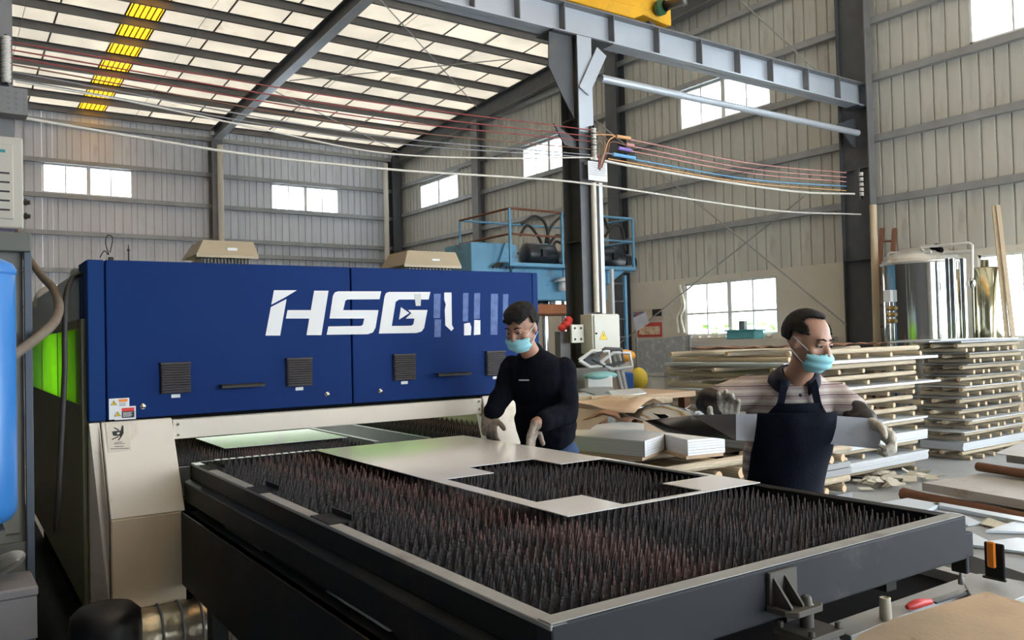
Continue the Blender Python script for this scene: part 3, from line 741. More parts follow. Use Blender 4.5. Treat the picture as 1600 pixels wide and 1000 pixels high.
# rods ------------------------------------------------------------
XR = 11.62
for i, (a, b, lab) in enumerate((((930, 188), (1322, 507), 'steel brace rod falling from the middle column to the right column across the gable wall'),
                                 ((958, 545), (1256, 307), 'steel brace rod rising to the right in front of the lower window'),
                                 ((1150, -5), (1278, 112), 'steel brace rod crossing the gable wall at the top above the runway beam'))):
    mb = MB(); mb.cyl(onx(*a, XR), onx(*b, XR), .014, 8); solo(mb, 'brace_rod', M_rod, lab, 'brace rod', onx(*a, XR))
for a, b, lab in (((590, -5), (758, 182), 'thin roof brace rod running down towards the gable wall'), ((452, 126), (802, 92), 'thin roof brace rod crossing the other one under the roof'),
                  ((430, 143), (640, 245), 'thin roof brace rod near the back wall')):
    mb = MB(); mb.cyl(onroof(*a), onroof(*b), .012, 6); solo(mb, 'roof_brace_rod', M_rod, lab, 'brace rod', onroof(*a))

# cables ----------------------------------------------------------
WR = mat('wire_red', (.30, .06, .06), .6); WPk = mat('wire_pink', (.62, .30, .28), .6); WBl = mat('wire_blue', (.16, .42, .75), .6)
WWh = mat('wire_white', (.70, .68, .62), .6); WOr = mat('wire_orange', (.70, .38, .16), .6); WGy = mat('wire_grey', (.25, .25, .27), .6); WBr = mat('wire_brown', (.20, .09, .06), .6)
WY = 7.08
lefty = [66, 78, 90, 101, 112, 123]; righty = [203, 213, 221, 233, 242, 246]
for i, (ly, ry, m, c) in enumerate(zip(lefty, righty, (WR, WR, WR, WBr, WGy, WGy), ('dark red', 'dark red', 'dark red', 'brown', 'grey', 'grey'))):
    a = ony(18, ly, WY); b = ony(922, ry, WY); mid = (a + b) / 2 - Vector((0, 0, .05 + .015 * i))
    wire('overhead_wire', [a, mid, b], .006, m, '%s overhead wire, %s from the top on the left of the middle column' % (c, ['first', 'second', 'third', 'fourth', 'fifth', 'sixth'][i]), 'wire')
spec_r = [((985, 218), (1322, 270), WPk, 'pink'), ((988, 229), (1322, 277), WPk, 'pink'), ((986, 236), (1322, 284), WPk, 'pink'), ((990, 249), (1322, 291), WBl, 'pale blue'), ((950, 248), (1322, 298), WOr, 'orange')]
for i, (a, b, m, c) in enumerate(spec_r):
    a = ony(*a, WY); b = ony(*b, WY); mid = (a + b) / 2 - Vector((0, 0, .07))
    wire('overhead_wire', [a, mid, b], .007, m, '%s overhead wire, %s from the top, right of the middle column' % (c, ['first', 'second', 'third', 'fourth', 'fifth'][i]), 'wire')
wire('white_cable', [ony(922, 247, WY), ony(1000, 262, WY), ony(1130, 284, WY), ony(1250, 300, WY), ony(1335, 303, WY)], .015, WWh, 'thick cream cable sagging from the middle column to the right column')
wire('white_cable', [ony(0, 178, WY), ony(200, 212, WY), ony(400, 243, WY), ony(625, 266, WY), ony(800, 277, WY), ony(925, 288, WY), ony(1200, 328, WY), ony(1345, 335, WY)], .011, WWh, 'long white cable spanning the whole hall just above the machine')
wire('grey_cable', [ony(24, 127, WY), ony(200, 158, WY), ony(400, 200, WY), ony(590, 238, WY), ony(760, 247, WY), ony(922, 246, WY)], .008, WWh, 'thin pale cable sagging under the roof from left to middle column')
for (a, b, m, c) in (((963, 213), (984, 216), WOr, 'orange'), ((978, 225), (990, 228), WPk, 'red'), ((966, 231), (985, 235), mat('sleeve_purple', (.28, .18, .55), .5), 'purple'), ((958, 241), (992, 247), WBl, 'blue')):
    mb = MB(); mb.cyl(ony(*a, WY), ony(*b, WY), .02, 10); o = solo(mb, 'wire_tensioner', m, '%s insulated tensioner on the wires right of the middle column' % c, 'tensioner', ony(*a, WY))
for i, p in enumerate((((931, 205), (945, 215), (952, 228), (940, 262)), ((931, 210), (960, 212), (950, 222), (938, 262)), ((931, 222), (940, 225), (940, 245), (935, 264)), ((958, 241), (945, 240), (940, 250), (938, 265)), ((980, 228), (955, 222), (944, 245), (937, 266)), ((931, 240), (936, 244), (936, 255), (935, 264)))):
    wire('jumper_wire', [ony(*q, WY - .02) for q in p], .007, (WBr, WOr, WBr, WGy, WBr, WR)[i], 'looping jumper wire bundled beside the insulators of the middle column', 'wire', group='jumper wires at the middle column insulators')
# insulator stacks
M_por = mat('porcelain', (.62, .60, .55), .3)
def insulators(px, pys, lab, dx=0):
    t = thing('insulator_rack', lab, 'insulator rack', ony(px, pys[-1] + 6, WY))
    p, q = ony(px, pys[0] - 8, WY), ony(px, pys[-1] + 8, WY)
    mb = MB(); mb.cyl((p.x, WY, q.z), (p.x, WY, p.z), .01, 8); part(mb, 'rod', M_dark, t)
    mb = MB(); mb.box(p.x - .02, p.x + .02, WY + .02, WY + .09, q.z, p.z); part(mb, 'mounting_bar', M_steel, t)
    for y in pys:
        c = ony(px, y, WY); mb = MB(); mb.lathe([(.012, -.028), (.03, -.024), (.034, -.008), (.02, 0), (.034, .008), (.03, .024), (.012, .028)], (p.x, WY, c.z), 14); part(mb, 'insulator', M_por, t)
insulators(927, [204, 213, 222, 231, 239, 247], 'stack of white porcelain insulators on the middle column')
insulators(9, [62, 71, 80, 89, 98, 107, 116, 123], 'stack of white porcelain insulators on the far left column')
insulators(1345, [272, 280, 288, 296, 303], 'stack of dark porcelain insulators on the right column')
mb = MB(); a, b = ony(0, 178, 7.0), ony(42, 142, 7.0); mb.box(a.x - .2, b.x, 6.95, 7.1, a.z, b.z)
for i in range(6):
    for k in range(4): mb.cbox((a.x - .1 + i * .05, 6.948, a.z + .04 + k * .04), .012, .006, .012)
solo(mb, 'perforated_tray', M_steel2, 'grey perforated metal tray below the insulators at the far left', 'tray', (a.x, 7, a.z))

# middle column fittings --------------------------------------------
M_box = mat('box_ivory', (.62, .62, .54), .45, 0, .04, 2)
a, b = ony(911, 553, 7.0), ony(960, 491, 7.0)
eb = thing('electrical_box', 'ivory electrical box with yellow warning triangle on the middle column', 'electrical box', (6.1, 7.0, a.z))
mb = MB(); mb.box(a.x + .08, b.x, 6.93, 7.13, a.z, b.z); part(mb, 'cabinet_body', M_box, eb, bevel=.006)
mb = MB(); mb.box(a.x + .10, b.x - .005, 6.912, 6.928, a.z + .012, b.z - .012); d = part(mb, 'door', M_box, eb, bevel=.004)
tc_ = ony(944, 524, 6.9)
tri(d, tc_.x, tc_.z - .01, .062, 6.912, M_ink); tri(d, tc_.x, tc_.z - .011, .057, 6.911, M_y, 'yellow_triangle')
mb = MB(); mb.prism([(tc_.x + .004, 6.9095, tc_.z + .022), (tc_.x - .008, 6.9095, tc_.z), (tc_.x, 6.9095, tc_.z), (tc_.x - .004, 6.9095, tc_.z - .022), (tc_.x + .010, 6.9095, tc_.z + .004), (tc_.x + .001, 6.9095, tc_.z + .004)], (0, -.001, 0)); part(mb, 'lightning_symbol', M_ink, d)
mb = MB(); mb.cyl((a.x + .12, 6.90, a.z + .22), (a.x + .12, 6.912, a.z + .22), .01, 10); part(mb, 'lock', M_dark, d)
sp = thing('socket_plate', 'small ivory socket plate with four holes left of the electrical box', 'socket', ony(901, 536, 7.05))
a, b = ony(893, 536, 7.05), ony(911, 507, 7.05); mb = MB(); mb.box(a.x, b.x, 7.04, 7.07, a.z, b.z); part(mb, 'plate', M_box, sp, bevel=.003)
mb = MB(); mb.box(b.x - .05, 6.06, 7.07, 7.15, b.z - .12, b.z - .04); part(mb, 'bracket', M_steel, sp)
for i in (.25, .75):
    for k in (.2, .8):
        mb = MB(); mb.cyl((a.x + (b.x - a.x) * i, 7.034, a.z + (b.z - a.z) * k), (a.x + (b.x - a.x) * i, 7.04, a.z + (b.z - a.z) * k), .013, 10); part(mb, 'socket_hole', M_ink, sp)
a, b = ony(919, 281, 7.07), ony(948, 255, 7.07)
pl = thing('notice_card', 'white notice card with lines of print hung below the insulators', 'sign', (a.x, 7, a.z))
mb = MB(); mb.box(a.x, b.x, 7.065, 7.07, a.z, b.z); mb.box(6.1, 6.2, 7.07, 7.15, b.z - .03, b.z); part(mb, 'card', M_label, pl)
for k in range(7):
    z = b.z - .02 - k * .021; mb = MB(); mb.box(a.x + .015, b.x - .02 - (k % 3) * .01, 7.063, 7.065, z - .007, z); part(mb, 'text_line', mat('print_grey', (.40, .41, .45), .6), pl)
mb = MB(); p, q = ony(927, 286, 7.1), ony(927, 488, 7.1); mb.cyl((p.x, 7.10, q.z), (p.x, 7.10, p.z), .032, 14)
solo(mb, 'conduit_pipe', mat('pvc_cream', (.70, .66, .58), .4), 'cream plastic conduit pipe running down the middle column to the electrical box', 'pipe', (p.x, 7.1, q.z))
mb = MB(); p, q = ony(934, 286, 7.1), ony(934, 490, 7.1); mb.box(p.x + .0, p.x + .05, 7.08, 7.15, q.z, p.z)
solo(mb, 'cable_trunking', M_lite, 'grey square cable trunking beside the cream conduit on the middle column', 'trunking', (p.x, 7.1, q.z))
p = ony(885, 508, 7.2); mb = MB(); mb.ball(p, .07, .06, .05); mb.ball(p + Vector((-.06, 0, -.03)), .05, .05, .04); mb.ball(p + Vector((.03, 0, .05)), .05)
solo(mb, 'red_gloves', mat('red_cloth', (.60, .04, .03), .7), 'bright red cloth bundle on a grey post beside the middle column', 'cloth', p)
mb = MB(); q = ony(884, 515, 7.25); mb.box(q.x - .12, q.x + .02, 7.2, 7.3, 0, q.z - .02); solo(mb, 'grey_post', M_steel2, 'grey upright box post left of the middle column', 'post', (q.x, 7.2, 0))

# ------------------------------------------------------------------ logs, pallets and stacked sheets
M_bark = mat('log_bark', (.42, .33, .22), .85, 0, .35, 12, .6, 40, dirt=(.80, .70, .52), dirt_amt=.6, dscale=8, stretch=(.5, 3, 3))
M_cut = mat('log_end', (.60, .44, .27), .8, 0, .25, 14)
M_brown = mat('log_brown', (.16, .07, .035), .8, 0, .3, 8, .4, 40, stretch=(.5, 3, 3))
M_stk = mat('stack_sheet', (.62, .65, .67), .35, .1, .04, 2)
M_stkd = mat('stack_sheet_grey', (.28, .29, .29), .45, .3, .06, 2)
M_card = mat('cardboard', (.50, .36, .24), .85, 0, .10, 4, dirt=(.34, .23, .14), dirt_amt=.15)
def log_mesh(seed, side=None):
    rr = random.Random(seed); mb = MB(); n = 8; k = 7; vs = []
    for i in range(k):
        x = -.5 + i / (k - 1); oy, oz = rr.uniform(-.005, .005), rr.uniform(-.005, .005); r = (1 + rr.uniform(-.10, .04)) * (.96 + .05 * x)
        for j in range(n):
            a = 2 * PI * j / n; q = r * (1 + rr.uniform(-.06, .06)); vs.append((x, oy + math.cos(a) * q * .5, oz + math.sin(a) * q * .5))
    fs = [(i * n + j, i * n + (j + 1) % n, (i + 1) * n + (j + 1) % n, (i + 1) * n + j) for i in range(k - 1) for j in range(n)]
    mb.smooth = True; mb.add(vs, fs); mb.smooth = False; mb.k = 1
    mb.add(vs[:n], [tuple(range(n))[::-1]]); mb.add(vs[-n:], [tuple(range(n))])
    return mb.mesh('log', [side or M_bark, M_cut])
LOGS = [log_mesh(i) for i in range(5)]
LOGB = [log_mesh(20 + i, M_brown) for i in range(2)]
def log(name, parent, c, L, d, axis, rnd=True, lib=None):
    me = R.choice(lib or LOGS)
    return inst(me, name, parent, c, (R.uniform(-1, 1) if rnd else 0, R.uniform(-.003, .003), (0 if axis == 'x' else PI / 2) + R.uniform(-.015, .015)), (L, d, d))
ORD = ['topmost', 'second', 'third', 'fourth', 'fifth', 'sixth', 'seventh', 'eighth', 'ninth', 'tenth', 'eleventh', 'twelfth', 'thirteenth']
def pallet(x0, x1, y0, y1, z, label, group, nc=5, d=.052):
    """runners along X resting on bearers along Y; top of the pallet is z + 2.0 d"""
    t = thing('log_pallet', label, 'pallet', ((x0 + x1) / 2, (y0 + y1) / 2, z), group=group)
    L = x1 - x0
    for i in range(nc):
        x = x0 + .14 + (L - .28) * i / (nc - 1) + R.uniform(-.05, .05)
        log('bearer', t, (x, (y0 + y1) / 2 + R.uniform(-.02, .02), z + d / 2), y1 - y0 + R.uniform(-.02, .06), d, 'y')
    for i in range(3):
        y = y0 + .05 + (y1 - y0 - .10) * i / 2
        log('runner', t, ((x0 + x1) / 2 + R.uniform(-.08, .08), y, z + d * 1.5), L + R.uniform(-.22, .04), d * R.uniform(.82, 1.06), 'x')
    return t
def sheetpile(x0, x1, y0, y1, z, h, m, label, group=None, n=0, name='sheet_pile', fr='B', cat='metal sheet'):
    mb = MB(); mb.box(x0, x1, y0, y1, z, z + h)
    if n:
        mb = MB()
        for i in range(n):
            j = [R.uniform(-.006, .006) for _ in range(4)]; mb.box(x0 + j[0], x1 + j[1], y0 + j[2], y1 + j[3], z + h * i / n, z + h * (i + .9) / n)
    return solo(mb, name, m, label, cat, ((x0 + x1) / 2, (y0 + y1) / 2, z), fr, group)
# stack B behind the right worker
SB = dict(x0=6.35, x1=8.80, y0=4.80, y1=6.25)
lay = [('p',), ('s', .10, M_stk), ('p',), ('s', .10, M_stk), ('p',), ('s', .022, M_stk), ('p',), ('p',), ('p',), ('s', .022, M_stk), ('p',), ('p',), ('s', .03, M_stk), ('p',)]
z = 0; np_ = sum(1 for l in lay if l[0] == 'p'); k = 0; ks = 0; D = .056
ns_ = sum(1 for l in lay if l[0] == 's')
for l in lay:
    jx, jy = R.uniform(-.05, .05), R.uniform(-.02, .03)
    if l[0] == 'p':
        k += 1
        pallet(SB['x0'] + jx, SB['x1'] + jx, SB['y0'] + jy, SB['y1'] + jy, z, 'rough log pallet, %s of the tall stack just behind the striped shirt' % ORD[np_ - k], 'log pallets of the stack behind the right worker', 6, D)
        z += D * 2.0 + .006
    else:
        ks += 1
        sheetpile(SB['x0'] + jx - .02, SB['x1'] + (.25 if l[1] < .05 and ks > 3 else .0), SB['y0'] + jy - .05, SB['y1'] + jy, z, l[1], l[2], 'bright metal sheets, %s sheet layer in the stack behind the striped shirt' % ORD[ns_ - ks], 'sheets between the pallets behind the right worker', 5 if l[1] > .05 else 2)
        z += l[1] + .002
ZB_ = z
# brown paper and bark on the top
for i, (x, y, w, h) in enumerate(((7.3, 5.2, .9, .5), (8.2, 5.3, .7, .6), (6.8, 5.6, .7, .9))):
    mb = MB(); vs = []; n = 6
    for a in range(n + 1):
        for b in range(n + 1): vs.append((x + (a / n - .5) * w, y + (b / n - .5) * h, ZB_ + .012 + .03 * abs(math.sin(a * 1.3 + i)) * abs(math.cos(b * 1.1))))
    mb.add(vs, [(a * (n + 1) + b, (a + 1) * (n + 1) + b, (a + 1) * (n + 1) + b + 1, a * (n + 1) + b + 1) for a in range(n) for b in range(n)])
    solo(mb, 'wrapping_paper', mat('brown_paper', (.30, .16, .10), .85, 0, .2, 6), 'crumpled brown paper on top of the stack, %s' % ['just left of the middle', 'towards its right end', 'nearest the window'][i], 'paper', (x, y, ZB_))
# stack C at the right edge
z = 0
sheetpile(9.6, 11.15, 4.8, 5.3, .115, .09, M_stk, 'thick pale sheet pile at the foot of the stack by the right edge', n=5)
pallet(9.6, 11.15, 4.78, 5.3, 0, 'log pallet lying on the floor under the stack by the right edge', 'log pallets of the stack by the right edge', 6, D)
z = .212; nC = 9
for i in range(nC):
    jx, jy = R.uniform(-.06, .08), R.uniform(-.03, .03)
    pallet(9.6 + jx, 11.12, 4.78 + jy, 5.32 + jy, z, 'rough log pallet, %s of the tall stack by the right edge' % ORD[nC - 1 - i], 'log pallets of the stack by the right edge', 6, D)
    z += D * 2 + .003
    h = .01 if i < nC - 1 else .02
    sheetpile(9.58 + jx, 11.15, 4.74 + jy, 5.33, z, h, M_stk if i in (0, 1, 4, 9) else M_stkd, 'thin metal sheet, %s sheet of the stack by the right edge' % ORD[nC - 1 - i], 'thin sheets in the stack by the right edge')
    z += h + .002
sheetpile(9.0, 11.1, 4.82, 5.33, z, .012, M_stk, 'wide pale sheet overhanging the top of the right-hand stack to the left')
sheetpile(9.1, 10.4, 4.75, 5.25, z + .016, .008, M_stk, 'smaller pale sheet on top of the overhanging sheet on the right-hand stack')

# ------------------------------------------------------------------ low stacks E and D, right foreground
def yz_log(p0, p1, d, label, name='log', lib=None):
    a, b = Vector(p0), Vector(p1); c = (a + b) / 2
    o = bpy.data.objects.new(name, (lib or LOGB)[R.randrange(len(lib or LOGB))]); C.objects.link(o); o.location = c
    dv = (b - a); o.rotation_euler = (0, -math.asin(dv.z / dv.length), math.atan2(dv.y, dv.x)); o.scale = (dv.length, d, d)
    return tag(o, label, 'log')
yz_log((7.03, 4.05, .06), (6.60, 2.5, .06), .12, 'long brown log on the floor under the low sheet pile at the right edge')
yz_log((8.6, 3.95, .06), (8.2, 2.3, .06), .12, 'brown log on the floor under the back of the low sheet pile at right')
def quadpile(P, z, h, m, label, name='sheet_pile', lift=None, cat='metal sheet'):
    mb = MB(); mb.prism([(p[0], p[1], z) for p in P], (0, 0, h))
    return solo(mb, name, m, label, cat, (sum(p[0] for p in P) / len(P), sum(p[1] for p in P) / len(P), z))
M_dust = mat('dusty_sheet', (.42, .40, .37), .6, .1, .12, 2, dirt=(.28, .20, .14), dirt_amt=.2)
quadpile([(6.96, 3.84), (6.55, 1.9), (8.9, 1.4), (9.4, 3.5)], .125, .07, M_dust, 'dusty grey sheet pile lying on brown logs near the right edge')
yz_log((7.75, 3.75, .255), (7.35, 2.2, .255), .09, 'brown log between the two low sheet piles at the right edge')
yz_log((8.9, 3.55, .255), (8.6, 2.0, .255), .09, 'brown log at the back between the two low sheet piles at right')
quadpile([(7.85, 3.55), (7.5, 2.0), (9.3, 1.6), (9.8, 3.3)], .305, .075, M_dust, 'upper dusty sheet pile with a curling top sheet at the right edge')
mb = MB(); mb.prism([(7.75, 3.6, .385), (7.4, 2.1, .385), (9.2, 1.7, .385), (9.7, 3.4, .385), (8.7, 3.75, .40)], (0, 0, .006))
solo(mb, 'curled_sheet', M_dust, 'pale curling sheet on top of the upper low pile at the right edge', 'metal sheet', (8, 3, .4))
# near sheet piles F beside the table
ZF = .5
F = [onz(1368, 783, ZF), onz(1415, 777, ZF), onz(1680, 818, ZF), onz(1680, 905, ZF), onz(1515, 862, ZF), onz(1455, 843, ZF)]
def flatpoly(pts, z, h, m, name, label, cat='metal sheet'):
    P = [onz(*p, z) for p in pts]; mb = MB(); mb.prism([tuple(p) for p in P], (0, 0, -h)); return solo(mb, name, m, label, cat, (P[0].x, P[0].y, z - h))
M_blus = mat('blue_white_sheet', (.62, .70, .78), .3, .1, .05, 2)
flatpoly([(1370, 786), (1418, 778), (1700, 826), (1700, 930), (1600, 896), (1500, 862)], .44, .13, M_stkd, 'sheet_pile', 'thick grey-edged pile of sheets right of the table corner')
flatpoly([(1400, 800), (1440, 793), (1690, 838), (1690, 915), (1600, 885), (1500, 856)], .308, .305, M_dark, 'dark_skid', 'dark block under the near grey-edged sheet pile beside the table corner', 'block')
flatpoly([(1370, 786), (1418, 778), (1470, 787), (1435, 803)], .462, .02, M_blus, 'offcut_sheet', 'pale blue sheet corner just beyond the far right corner of the table')
flatpoly([(1456, 787), (1470, 785), (1700, 826), (1700, 834)], .462, .02, M_blus, 'offcut_strip', 'long thin pale strip at the back of the near sheet pile')
flatpoly([(1540, 829), (1592, 812), (1640, 818), (1640, 832), (1580, 830)], .455, .012, M_blus, 'offcut_sheet', 'pale blue sheet piece on the near pile at the right edge')
flatpoly([(1448, 797), (1500, 802), (1535, 817), (1512, 820)], .45, .008, M_blus, 'offcut_strip', 'short pale strip lying behind the table corner')
flatpoly([(1515, 830), (1545, 845), (1590, 840), (1640, 845), (1640, 872), (1600, 862), (1512, 850)], .456, .012, M_blus, 'offcut_sheet', 'large pale blue sheet on the near pile above the orange stop')
flatpoly([(1532, 818), (1545, 808), (1582, 822), (1572, 828)], .452, .006, mat('khaki_sheet', (.45, .42, .30), .5), 'offcut_sheet', 'small khaki sheet piece on the near pile')
flatpoly([(1400, 878), (1545, 880), (1700, 910), (1700, 1000), (1560, 950), (1420, 905)], .26, .258, M_blus, 'sheet_pile', 'bright lower sheet pile seen under the orange stop')
flatpoly([(1040, 990), (1130, 950), (1230, 990), (1250, 1060), (1060, 1070)], .12, .03, M_stk, 'metal_sheet', 'white sheets lying on the floor under the near beam of the table')
# base frame of the lift, tools and board in the corner
fb = thing('lift_base_frame', 'grey steel base frame running out below the near end of the table', 'frame', onz(1400, 950, .5, 'M'), 'M')
ZL = .5
P = [onz(*p, ZL, 'M') for p in ((1286, 977), (1500, 903), (1545, 908), (1330, 994))]
mb = MB(); mb.prism(P, (0, 0, -.06)); part(mb, 'frame_bar', M_frame, fb, bevel=.003)
P = [onz(*p, ZL + .003, 'M') for p in ((1500, 902), (1530, 896), (1640, 915), (1560, 948), (1520, 935))]
mb = MB(); mb.prism(P, (0, 0, -.04)); part(mb, 'end_plate', M_frame, fb, bevel=.003)
P = [onz(*p, .46, 'M') for p in ((1120, 960), (1425, 879), (1550, 909), (1330, 994), (1250, 1100), (1100, 1100))]
mb = MB(); mb.prism(P, (0, 0, -.02)); part(mb, 'shade_plate', M_dark, fb)  # black plate added to imitate the dark inside of the open frame
P = [onz(*p, ZL, 'M') for p in ((1418, 877), (1432, 874), (1558, 905), (1545, 911))]
mb = MB(); mb.prism(P, (0, 0, -.05)); part(mb, 'frame_bar', M_frame, fb)
for q in (onz(1330, 980, ZL, 'M'), onz(1540, 925, ZL, 'M')):
    mb = MB(); mb.box(q.x - .03, q.x + .03, q.y - .03, q.y + .03, 0, ZL - .05); part(mb, 'foot', M_framed, fb)
# orange stop
os_ = thing('orange_stop', 'black plate with an orange rounded buffer standing past the table corner', 'stop', (2.75, 1.55, .5), 'M')
D_ = onz(1553, 908, ZL + .003, 'M'); yy = D_.y
a, b = ony(1547, 905, yy, 'M'), ony(1562, 842, yy, 'M')
mb = MB(); mb.box(a.x, a.x + .012, yy - .055, yy + .02, a.z, b.z); mb.box(a.x - .004, a.x + .012, yy - .06, yy + .03, a.z, a.z + .01); part(mb, 'plate', M_framed, os_, bevel=.004)
a2, b2 = ony(1539, 888, yy, 'M'), ony(1548, 842, yy, 'M')
mb = MB(); mb.box(a.x - .014, a.x - .001, yy - .028, yy + .004, a2.z, b2.z - .005); part(mb, 'buffer', mat('orange_plastic', (.85, .25, .02), .35, 0, .04), os_, bevel=.005)
for z in (.3, .75):
    mb = MB(); zz = a.z + (b.z - a.z) * z; mb.cyl((a.x + .012, yy - .02, zz), (a.x + .018, yy - .02, zz), .006, 6); part(mb, 'bolt', M_steel2, os_)
# small corner fittings of the table at its right end
mb = MB(); mb.box(2.60, 2.645, TY0 - .0, TY0 + .06, .79, .865); mb.box(2.60, 2.618, TY0, TY0 + .05, .74, .80); part(mb, 'corner_bracket', M_beamf, tb, bevel=.003)
mb = MB(); mb.lathe([(0, 0), (.009, 0), (.009, .02), (.005, .024), (.005, .05)], (2.62, TY0 + .03, .70), 12); part(mb, 'hook', M_steel2, tb)
# cardboard covered board
ZP = .6
bd = flatpoly([(1290, 1040), (1345, 990), (1395, 967), (1470, 945), (1520, 930), (1540, 924), (1570, 933), (1640, 952), (1660, 1080)], ZP, .03, mat('tan_board', (.50, .37, .24), .8, 0, .10, 6, .12, 60, dirt=(.30, .20, .12), dirt_amt=.12, dscale=9), 'wooden_board', 'light brown dusty board with rounded edge in the bottom right corner', 'board')
q = onz(1560, 1000, ZP)
t = thing('board_trestle', 'dark trestle under the brown board in the bottom right corner', 'trestle', (q.x, q.y, 0))
for dx, dy in ((-.2, -.1), (.2, -.1), (-.2, .1), (.2, .1)):
    mb = MB(); mb.box(q.x + dx - .02, q.x + dx + .02, q.y + dy - .02, q.y + dy + .02, 0, ZP - .07); part(mb, 'leg', M_steel, t)
mb = MB(); mb.box(q.x - .24, q.x + .24, q.y - .13, q.y + .13, ZP - .07, ZP - .031); part(mb, 'frame', M_steel, t)
# white tube and red knife
p = onz(1384, 968, ZL, 'M')
mb = MB(); mb.lathe([(0, 0), (.02, 0), (.021, .01), (.018, .07), (.019, .075), (.013, .077), (.012, .05), (0, .05)], p, 20)
solo(mb, 'plastic_cup', mat('old_white_plastic', (.62, .58, .46), .4), 'yellowed white plastic tube standing on the grey bar', 'tube', p, 'M')
kn = thing('utility_knife', 'red handled retractable knife lying on the grey bar beside the brown board', 'knife', onz(1440, 945, ZL, 'M'), 'M')
a, b = onz(1417, 949, ZL + .02, 'M'), onz(1454, 940, ZL + .02, 'M'); mb = MB(); mb.tube(spline([a, (a + b) / 2 + Vector((0, 0, .004)), b], 4), [.008, .014, .016, .017, .017, .015, .014, .012, .011][:9], 10); part(mb, 'handle', mat('red_plastic', (.55, .02, .02), .35), kn)
c = onz(1502, 925, ZL + .02, 'M'); mb = MB(); mb.beam(b, c, .022, .008); part(mb, 'blade', M_chrome, kn)
mb = MB(); mb.beam(b + Vector((.01, -.012, -.003)), c + Vector((.01, -.012, -.003)), .01, .008); part(mb, 'blade_guide', M_black, kn)

# crumpled scrap paper heap on the floor
rr = random.Random(3); mb = MB()
p0 = onz(1385, 758, 0)
for i in range(60):
    c = p0 + Vector((rr.gauss(0, .28), rr.gauss(0, .12), .02 + rr.random() * .06)); mb.cbox(c, .12, .07, .004, mtx=Matrix.Rotation(rr.random() * 6, 3, 'Z') @ Matrix.Rotation(rr.uniform(-.8, .8), 3, 'X'))
solo(mb, 'paper_scraps', mat('scrap_paper', (.62, .58, .48), .8), 'heap of crumpled pale wrapping scraps on the floor right of the worker', 'scraps', p0, kind='stuff')

# ------------------------------------------------------------------ left foreground
M_cabg = mat('cabinet_olive_grey', (.11, .115, .10), .5, .1, .1, 3)
M_cabp = mat('cabinet_panel', (.16, .155, .13), .5, .1, .08, 2)
M_post = mat('cabinet_post_blue', (.075, .095, .12), .5, .1, .1, 3)
cx1 = ony(50, 500, 4.0).x
cab = thing('control_cabinet', 'grey-green control cabinet with dark corner post at the left edge', 'cabinet', (cx1 - .4, 4.2, 0))
mb = MB(); mb.box(cx1 - .8, cx1 - .03, 4.02, 4.45, .02, 1.92); part(mb, 'cabinet_body', M_cabp, cab)
mb = MB(); mb.box(cx1 - .82, cx1 - .002, 3.97, 4.47, 1.92, 2.0); part(mb, 'top_cap', M_cabg, cab, bevel=.004)
mb = MB(); mb.box(cx1 - .028, cx1, 3.985, 4.02, .02, 1.92); part(mb, 'corner_post', M_post, cab, bevel=.002)
mb = MB(); mb.box(cx1 - .78, cx1 - .045, 4.0, 4.02, .75, 1.86); part(mb, 'door', M_cabp, cab, bevel=.01)
mb = MB(); mb.box(cx1 - .78, cx1 - .03, 4.0, 4.02, .05, .72); part(mb, 'lower_door', M_cabg, cab, bevel=.004)
bx = ony(26, 600, 3.75).x
bc = thing('blue_cylinder', 'tall glossy blue cylinder at the left edge in front of the cabinet', 'cylinder', (bx - .17, 3.75, .85))
mb = MB(); mb.lathe([(0, .82), (.12, .825), (.15, .84), (.168, .87), (.17, .9), (.17, 1.80), (.162, 1.815), (.12, 1.835), (0, 1.84)], (bx - .17, 3.75, .03), 40); part(mb, 'tank', mat('sky_blue_paint', (.04, .20, .55), .3, 0, .03, 2), bc)
mb = MB(); mb.lathe([(.171, 1.77), (.174, 1.775), (.174, 1.79), (.171, 1.795)], (bx - .17, 3.75, .03), 40); part(mb, 'rim_band', mat('sky_blue_paint_dark', (.04, .18, .5), .35), bc)
mb = MB(); mb.box(bx - .34, bx - .05, 3.62, 3.99, .80, .845); mb.box(bx - .30, bx - .27, 3.65, 3.68, 0, .8); mb.box(bx - .30, bx - .27, 3.93, 3.96, 0, .8); part(mb, 'bracket', M_cabg, bc)
# coil of wire hung on the cabinet, bin below
cw = thing('wire_coil', 'coil of white cable lying at the left edge above the blue bin', 'cable coil', dep(15, 885, 3.35))
M_wcab = mat('white_cable_skin', (.42, .41, .37), .5)
for i in range(6):
    pts = [dep(8 + 30 * math.cos(a + i * .2) * (1 - .06 * i), 880 + 14 * math.sin(a + i * .1) + i * 1.5 - 12 * math.cos(a), 3.33 + .04 * math.sin(a)) for a in [2 * PI * k / 20 for k in range(21)]]
    mb = MB(); mb.tube(pts, .0055, 6, False); part(mb, 'loop', M_wcab, cw)
p = dep(25, 900, 3.35)
bn = thing('storage_bin', 'blue and grey bin in the lower left corner', 'bin', (p.x - .12, p.y, 0))
a, b = dep(-30, 905, 3.35), dep(53, 905, 3.35); bx_, by_ = b.x, b.y
mb = MB(); mb.prism([(bx_ - .30, by_ - .15, 0), (bx_ - .02, by_ - .15, 0), (bx_ - .02, by_ + .15, 0), (bx_ - .30, by_ + .15, 0)], (0, 0, .56)); part(mb, 'body', mat('bin_blue', (.03, .10, .25), .5), bn, bevel=.01)
mb = MB(); mb.box(bx_ - .32, bx_, by_ - .17, by_ + .17, .56, .60); part(mb, 'lid', mat('bin_grey', (.28, .28, .30), .5), bn, bevel=.008)
